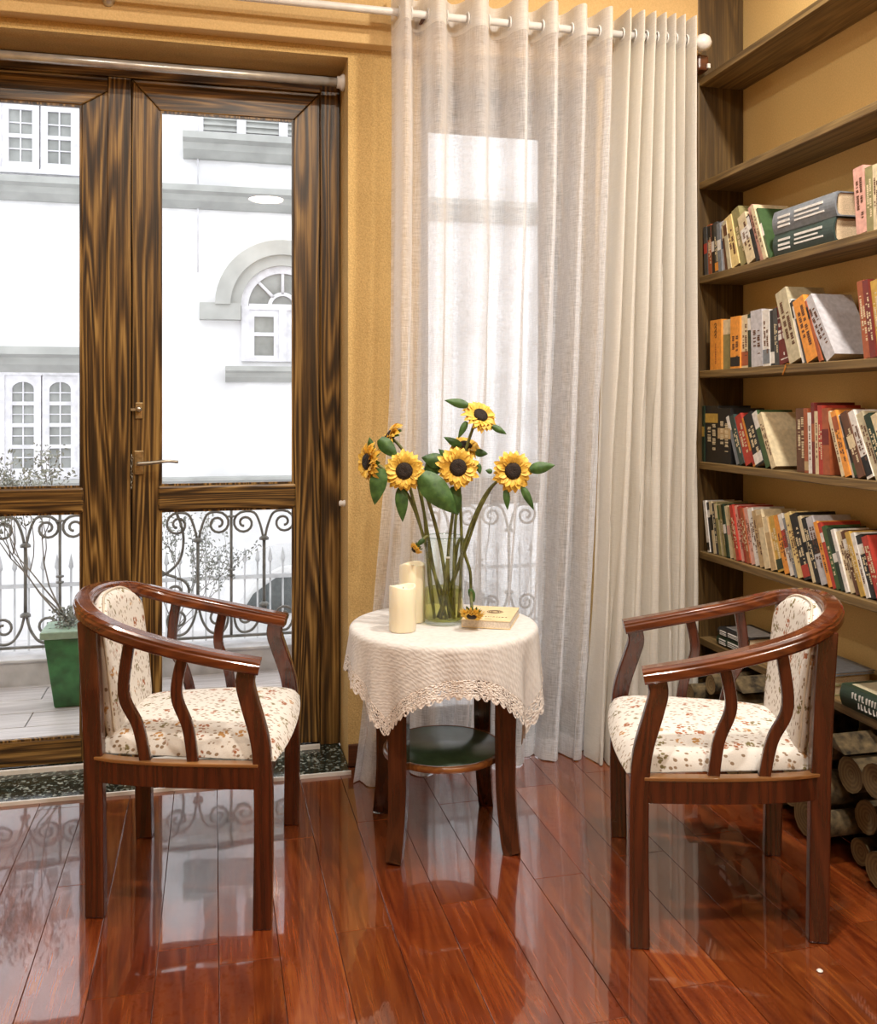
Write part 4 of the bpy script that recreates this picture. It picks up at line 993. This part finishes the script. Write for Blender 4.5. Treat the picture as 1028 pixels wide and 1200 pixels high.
# tablecloth
HA = .400; TR = .290; LB = .050; crot = R(-3)
def drape(p, q):
    f_ = 1-(.085 if p < 0 else -.01)*(min(1, abs(p*q)/.2))**1.5; p *= f_; q *= f_
    rho = math.hypot(p, q); th = math.atan2(q, p)
    if rho <= TR: r = rho; z = TZ+.0005*math.sin(40*p)*math.sin(33*q)
    else:
        h = rho-TR; k = .018; bend = min(h/k, math.pi/2)
        r = TR+k*math.sin(bend); z = TZ-k*(1-math.cos(bend))
        hh = max(0, h-k*math.pi/2)
        fold = .07-.05*math.cos(8*th)+.045*math.sin(13*th+2.1)+.045*math.sin(20*th+1)
        r += hh*fold*.9+.004; z -= hh*(1-.15*abs(fold))
    a = th+crot; return Vector((r*math.cos(a), r*math.sin(a), z))
tc = thing('tablecloth', 'white square crochet edged cloth draped over the round side table', 'tablecloth', (TX, TY, 0))
n = 96
MB().grid(lambda u, v: drape((2*u-1)*HA, (2*v-1)*HA), n, n, uvfn=lambda u, v: (u, v)).obj('cloth', M_cloth, tc)
lm = MB()
def border(side):
    def f(u, v):
        a = (2*u-1); o = HA+v*LB
        if v > .99: o += .011*abs(math.sin(a*math.pi*11))
        p = a*o; P_ = {0: (p, -o), 1: (o, p), 2: (-p, o), 3: (-o, -p)}[side]
        d = drape(*P_); return d
    return f
for sd in range(4):
    lm.grid(border(sd), 132, 6, uvfn=lambda u, v, sd=sd: (u+sd, v*.115+sd))
lm.obj('lace_border', M_lace, tc)

# ------------------------------------------------------------------ things on the table
TT = TZ+.0015
def candle(px, t_, r, h, label):
    u = (px-514)/FPX; x = t_*(sn+u*cs); y = t_*(cs-u*sn)
    c = thing('pillar_candle', label, 'candle', (x, y, TT), 0, 'pillar candles on the side table')
    m = MB(); seg = 36; prof = [(0,0), (r*.97,0), (r,.004), (r,h*.5), (r*.99,h-.003), (r*.94,h), (r*.80,h-.002), (r*.70,h-.012), (r*.3,h-.018), (0,h-.019)]
    m.lathe(prof, seg)
    for i, p in enumerate(m.v):
        a = math.atan2(p.y, p.x); rr = math.hypot(p.x, p.y)
        if rr > r*.75 and p.z > h*.3: p.z += .004*math.sin(a*2+px)*(p.z/h)
        if rr > r*.9: k = 1+.02*math.sin(5*a+px)+.012*math.sin(11*a); p.x *= k; p.y *= k
    m.obj('wax', M_wax, c)
    MB().tube([(0,0,h-.020), (.001,0,h-.010), (.003,0,h-.004)], .0012, 6).obj('wick', M_wick, c)
candle(472, 2.985, .043, .142, 'ivory pillar candle, the shorter one in front beside the vase')
candle(483.5, 3.115, .043, .190, 'ivory pillar candle, the taller one behind beside the vase')
# vase
vs = thing('glass_vase', 'clear cylindrical glass vase holding sunflowers on the table', 'vase', (TX, TY, TT))
VR = .066; VH = .284
MB().lathe([(0, 0), (VR-.003, 0), (VR, .004), (VR, VH-.002), (VR-.0015, VH), (VR-.003, VH-.002), (VR-.003, .014), (VR-.008, .011), (0, .011)], 48).obj('glass', M_vase, vs)
rim = [(VR*math.cos(a)-.0015*math.cos(a), VR*math.sin(a)-.0015*math.sin(a), VH) for a in [2*math.pi*k/40 for k in range(41)]]
MB().tube(rim, .0018, 6, cap=False).obj('rim', thin_glass('vase_rim_glass', (.75,.82,.78), 1.5), vs)
MB().lathe([(0, .0115), (VR-.0085, .0115), (VR-.0034, .015), (VR-.0034, .112), (0, .112)], 40).obj('water', M_water, vs)

# table book
def TP(px, py, z):                               # point on a horizontal plane
    t_ = (CAMZ-z)*FPX/(py-HZ); return PT(px, py, t_)
bk = thing('book', 'cream covered book lying flat on the white tablecloth right of the vase', 'book', (0,0,0))
p0 = TP(541, 735, TT); p1 = TP(598, 738, TT); d = (p1-p0).normalized(); wd = (p1-p0).length
bk.location = p0; bk.rotation_euler = (0, 0, math.atan2(d.y, d.x)); BH = .026; BD = .215
B((.001, .002, .002), (wd-.002, BD-.002, BH-.002)).obj('pages', plain('pale_book_pages', (.74,.66,.56), .9, .1, 200), bk)
m = MB().box((0, 0, 0), (wd, BD, .002)).box((0, 0, BH-.002), (wd, BD, BH)).box((0, 0, .002), (.0015, BD, BH-.002)); m.obj('cover', plain('cream_yellow_cover', (.80,.62,.35), .5, .06, 30), bk)
M_print = plain('brown_cover_print', (.22,.15,.09), .7)
m = MB()
for rr in (.026, .020, .013): m.tube([(wd*.56+rr*math.cos(a), BD*.60+rr*math.sin(a)*.8, BH+.0002) for a in [2*math.pi*k/24 for k in range(25)]], .0013, 4, cap=False)
x = wd*.18; r = random.Random(3)
while x < wd*.86:
    k = r.uniform(.004, .010); m.box((x, BD*.235, BH), (x+k*.8, BD*.27, BH+.0006)); x += k+.003
m.box((wd*.45, BD*.10, BH), (wd*.60, BD*.115, BH+.0006))
m.obj('cover_print', M_print, bk)

# ------------------------------------------------------------------ sunflowers
CF = Vector((sn, cs, 0)); CR = Vector((cs, -sn, 0)); CU = Vector((0, 0, 1))
def petal_mb(m, c, N, Rr, L, wd_, ang, cup, r):
    X = N.orthogonal().normalized(); Y = N.cross(X)
    d = (X*math.cos(ang)+Y*math.sin(ang)); s = N.cross(d)
    pts = []
    tw = r.uniform(-.25, .25)
    for k, (f, w) in enumerate([(0,.45), (.3,.95), (.62,1.0), (.85,.6), (1,.04)]):
        p = c+d*(Rr+L*f)+N*(cup*L*f*f*1.0-.004+.010*math.sin(f*3.1)*.6)
        for q in (-1, 0, 1): pts.append(p+s*q*w*wd_/2+N*(abs(q)*wd_*.18*w)+N*q*tw*wd_*w)
    fs = [(3*k+q, 3*k+q+1, 3*k+q+4, 3*k+q+3) for k in range(4) for q in range(2)]
    m.add(pts, fs, True)
def leaf_mb(base, tip, w, bendv, nrm):
    m = MB(); base, tip = Vector(base), Vector(tip); d = tip-base; L = d.length; d.normalize(); s = d.cross(nrm).normalized(); nn = s.cross(d)
    def f(u, v):
        q = 2*u-1; ww = w*.5*math.sin(math.pi*min(1, (v*.93+.07))**.75)**.9
        rip = .04*w*math.sin(14*v+3*q)
        return base+d*L*v+s*q*ww+nn*(bendv*L*math.sin(math.pi*v)-abs(q)**1.4*ww*.35+rip*abs(q))+nn*(-.0008)
    m.grid(f, 6, 12); return m
def sunflower(c, N, dia, stem, label, leaves=(), front=True, core=.40):
    r = random.Random(int(c.x*999+c.z*777)); N = N.normalized()
    t = wthing('sunflower', label, 'flower', tuple(c)); t['group'] = 'sunflowers in the vase'
    rad = dia/2; m = MB(); n = 19
    for ring, (rr, L, cup) in enumerate([(rad*.36, rad*.66, -.10), (rad*.33, rad*.60, .10), (rad*.30, rad*.50, .28)]):
        for k in range(n): petal_mb(m, c-N*(.004-.003*ring), N, rr, L*r.uniform(.82, 1.1), rad*.30, 2*math.pi*(k+ring*.37+r.uniform(-.2,.2))/n, cup+r.uniform(-.12,.12), r)
    o = m.obj('petals', M_petal, t); o['kind'] = 'stuff'
    X = N.orthogonal().normalized(); Y = N.cross(X); k = MB(); cr = rad*core
    k.lathe([(0, -.006), (cr, -.004), (cr*1.02, .003), (cr*.8, .009), (cr*.4, .010), (0, .008)], 24)
    k.xf(Matrix.Translation(c+N*.002) @ Matrix(((X.x,Y.x,N.x,0),(X.y,Y.y,N.y,0),(X.z,Y.z,N.z,0),(0,0,0,1)))); k.obj('seed_disk', M_disk, t)
    m = MB()
    for q in range(11): petal_mb(m, c-N*.012, N, rad*.12, rad*.62, rad*.34, 2*math.pi*q/11+.2, -.15, r)
    m.lathe([(0, -.001), (rad*.24, -.001), (rad*.30, .004), (0, .006)], 12, c-N*.016) if False else None
    o = m.obj('sepals', M_leaf, t); o['kind'] = 'stuff'
    pts = [c-N*.010]+[Vector(p) for p in stem]
    if stem: MB().tube(bez(pts, 6), .0052, 8).obj('stem', M_stem, t)
    for b, tp, w, bd in leaves: leaf_mb(b, tp, w, bd, (-CF+CU*.15).normalized()).obj('leaf', M_leaf, t)
    return t
V0 = Vector((TX, TY, TT+.016))
def vb(dx, dy): return V0+CR*dx+CF*dy
Tc = 3.10
def q(px, py, t_=Tc): return PT(px, py, t_)
def lf(bx, by, tx, ty, w, t_=Tc, t2=None, bd=.08): return (q(bx, by, t_), q(tx, ty, t2 or t_), w/354, bd)
sunflower(q(563,487,3.12), -CF*.72+CU*.55+CR*.35, .125, [q(555,500,3.13), q(541,545,3.13), q(531,600,3.11), q(525,660), vb(.03,.01)], 'topmost sunflower, tilted to the right above the others', [lf(549,475,521,469,11), lf(547,494,537,514,8), lf(577,499,594,509,8)])
sunflower(q(545,523,3.20), -CF*.45+CU*.8+CR*.15, .120, [q(543,545,3.19), q(535,600,3.14), q(532,660), vb(.035,.03)], 'partly hidden small sunflower behind the central bloom', [lf(541,523,520,512,10, 3.17), lf(557,530,572,532,10, 3.17), lf(528,540,514,526,10,3.15)])
sunflower(q(537,548,3.02), -CF+CU*.05+CR*.05, .140, [q(538,560,3.05), q(540,600,3.08), q(541,650,3.09), vb(.05,0)], 'large central sunflower facing straight forward', [lf(532,570,537,604,15,3.04), lf(520,542,494,536,18,3.04), lf(560,543,563,556,7,3.05)])
sunflower(q(474,552,3.02), -CF+CU*.10-CR*.12, .138, [q(480,570,3.05), q(497,632,3.08), q(512,680), vb(.035,-.02)], 'sunflower in the left half facing forward with a leaf hanging below', [lf(470,571,472,612,15,3.03), lf(498,546,520,552,18,3.05)])
sunflower(q(601,552,3.02), -CF+CU*.06+CR*.15, .135, [q(588,560,3.05), q(570,578,3.06), q(552,615,3.08), q(535,668), vb(-.02,.0)], 'rightmost sunflower on an arching stem', [lf(621,550,651,545,14,3.02), lf(593,573,595,598,8,3.02), lf(612,570,626,598,9,3.02), lf(577,553,569,551,6,3.04)])
sunflower(q(431,541,3.03), -CF*.55+CU*.05-CR*1.0, .135, [q(450,550,3.04), q(478,580,3.06), q(500,640,3.08), vb(.01,-.03)], 'leftmost sunflower seen side on, facing left', [lf(446,549,439,592,20,3.0), lf(436,528,433,512,8,3.03)])
sunflower(q(456,512,3.12), -CF*.12+CU*.60-CR*.80, .130, [q(468,522,3.12), q(484,548,3.12), q(497,600,3.12), q(507,660,3.12), vb(.0,.03)], 'small sunflower at upper left turned away up left', [lf(445,514,466,537,17,3.05)])
sunflower(q(487,643,3.03), -CR*.7-CU*.6-CF*.2, .050, [q(494,634,3.04), q(502,630,3.06), q(503,660,3.08), vb(-.03,-.02)], 'small drooping sunflower bud at the left of the vase rim', [lf(497,632,488,640,6,3.03)])
sunflower(TP(555,722,TT+.050)+Vector((0,.02,0)), -CU*.85-CF*.45-CR*.1, .085, [q(552,695,3.13), q(551,670,3.13), q(545,650,3.13), q(543,632,3.12), q(536,640,3.11), q(530,700,3.10)], 'wilted sunflower hanging down onto the book beside the vase', [lf(551,690,556,706,8,3.13)])
t = wthing('cut_foliage', 'thick cut stem with a broad dark leaf standing in the middle of the vase', 'stem', tuple(vb(.0,0)))
MB().tube(bez([q(493,560,3.06), q(506,600,3.08), q(518,650,3.08), vb(.02,-.01)], 6), .006, 8).obj('stem', M_stem, t)
for a in (lf(494,556,536,603,30,3.0, 3.0, .10),): leaf_mb(*a, (-CF+CU*.15).normalized()).obj('leaf', M_leaf, t)
t = wthing('cut_foliage', 'second arching stem running beside that of the rightmost sunflower', 'stem', tuple(vb(-.01,.02)))
MB().tube(bez([q(592,557,3.07), q(578,569,3.08), q(561,600,3.09), q(547,640,3.10), vb(-.01,.02)], 6), .0048, 8).obj('stem', M_stem, t)
t = wthing('cut_foliage', 'dark bare stem standing upright at the left inside the vase', 'stem', tuple(vb(-.035,.02)))
MB().tube(bez([q(493,575,3.12), q(498,610,3.12), q(503,680,3.12), vb(-.03,.02)], 6), .005, 8).obj('stem', M_stem, t)
t = wthing('cut_foliage', 'short pale ended cut stem crossing the middle of the vase', 'stem', tuple(vb(0,-.02)))
MB().tube(bez([q(525,654,3.05), q(521,690,3.06), vb(-.01,-.02)], 6), .006, 8).obj('stem', M_stem, t)
k = MB().lathe([(0,-.001),(.0075,-.001),(.0085,.001),(.0075,.004),(0,.004)], 14, q(525,654,3.05)); k.obj('cut_end_or_glint', M_white, t)  # white disc stands in for a bright highlight in the vase

# crumbs on the floor
p = TP(961, 1139, 0)
tag(MB().lathe([(0,0),(.006,0),(.008,.003),(.004,.006),(0,.006)], 7, (p.x, p.y, .0005), smooth=False).obj('paper_scrap', M_white), 'tiny pale scrap on the floor in front of the right armchair', 'scrap')
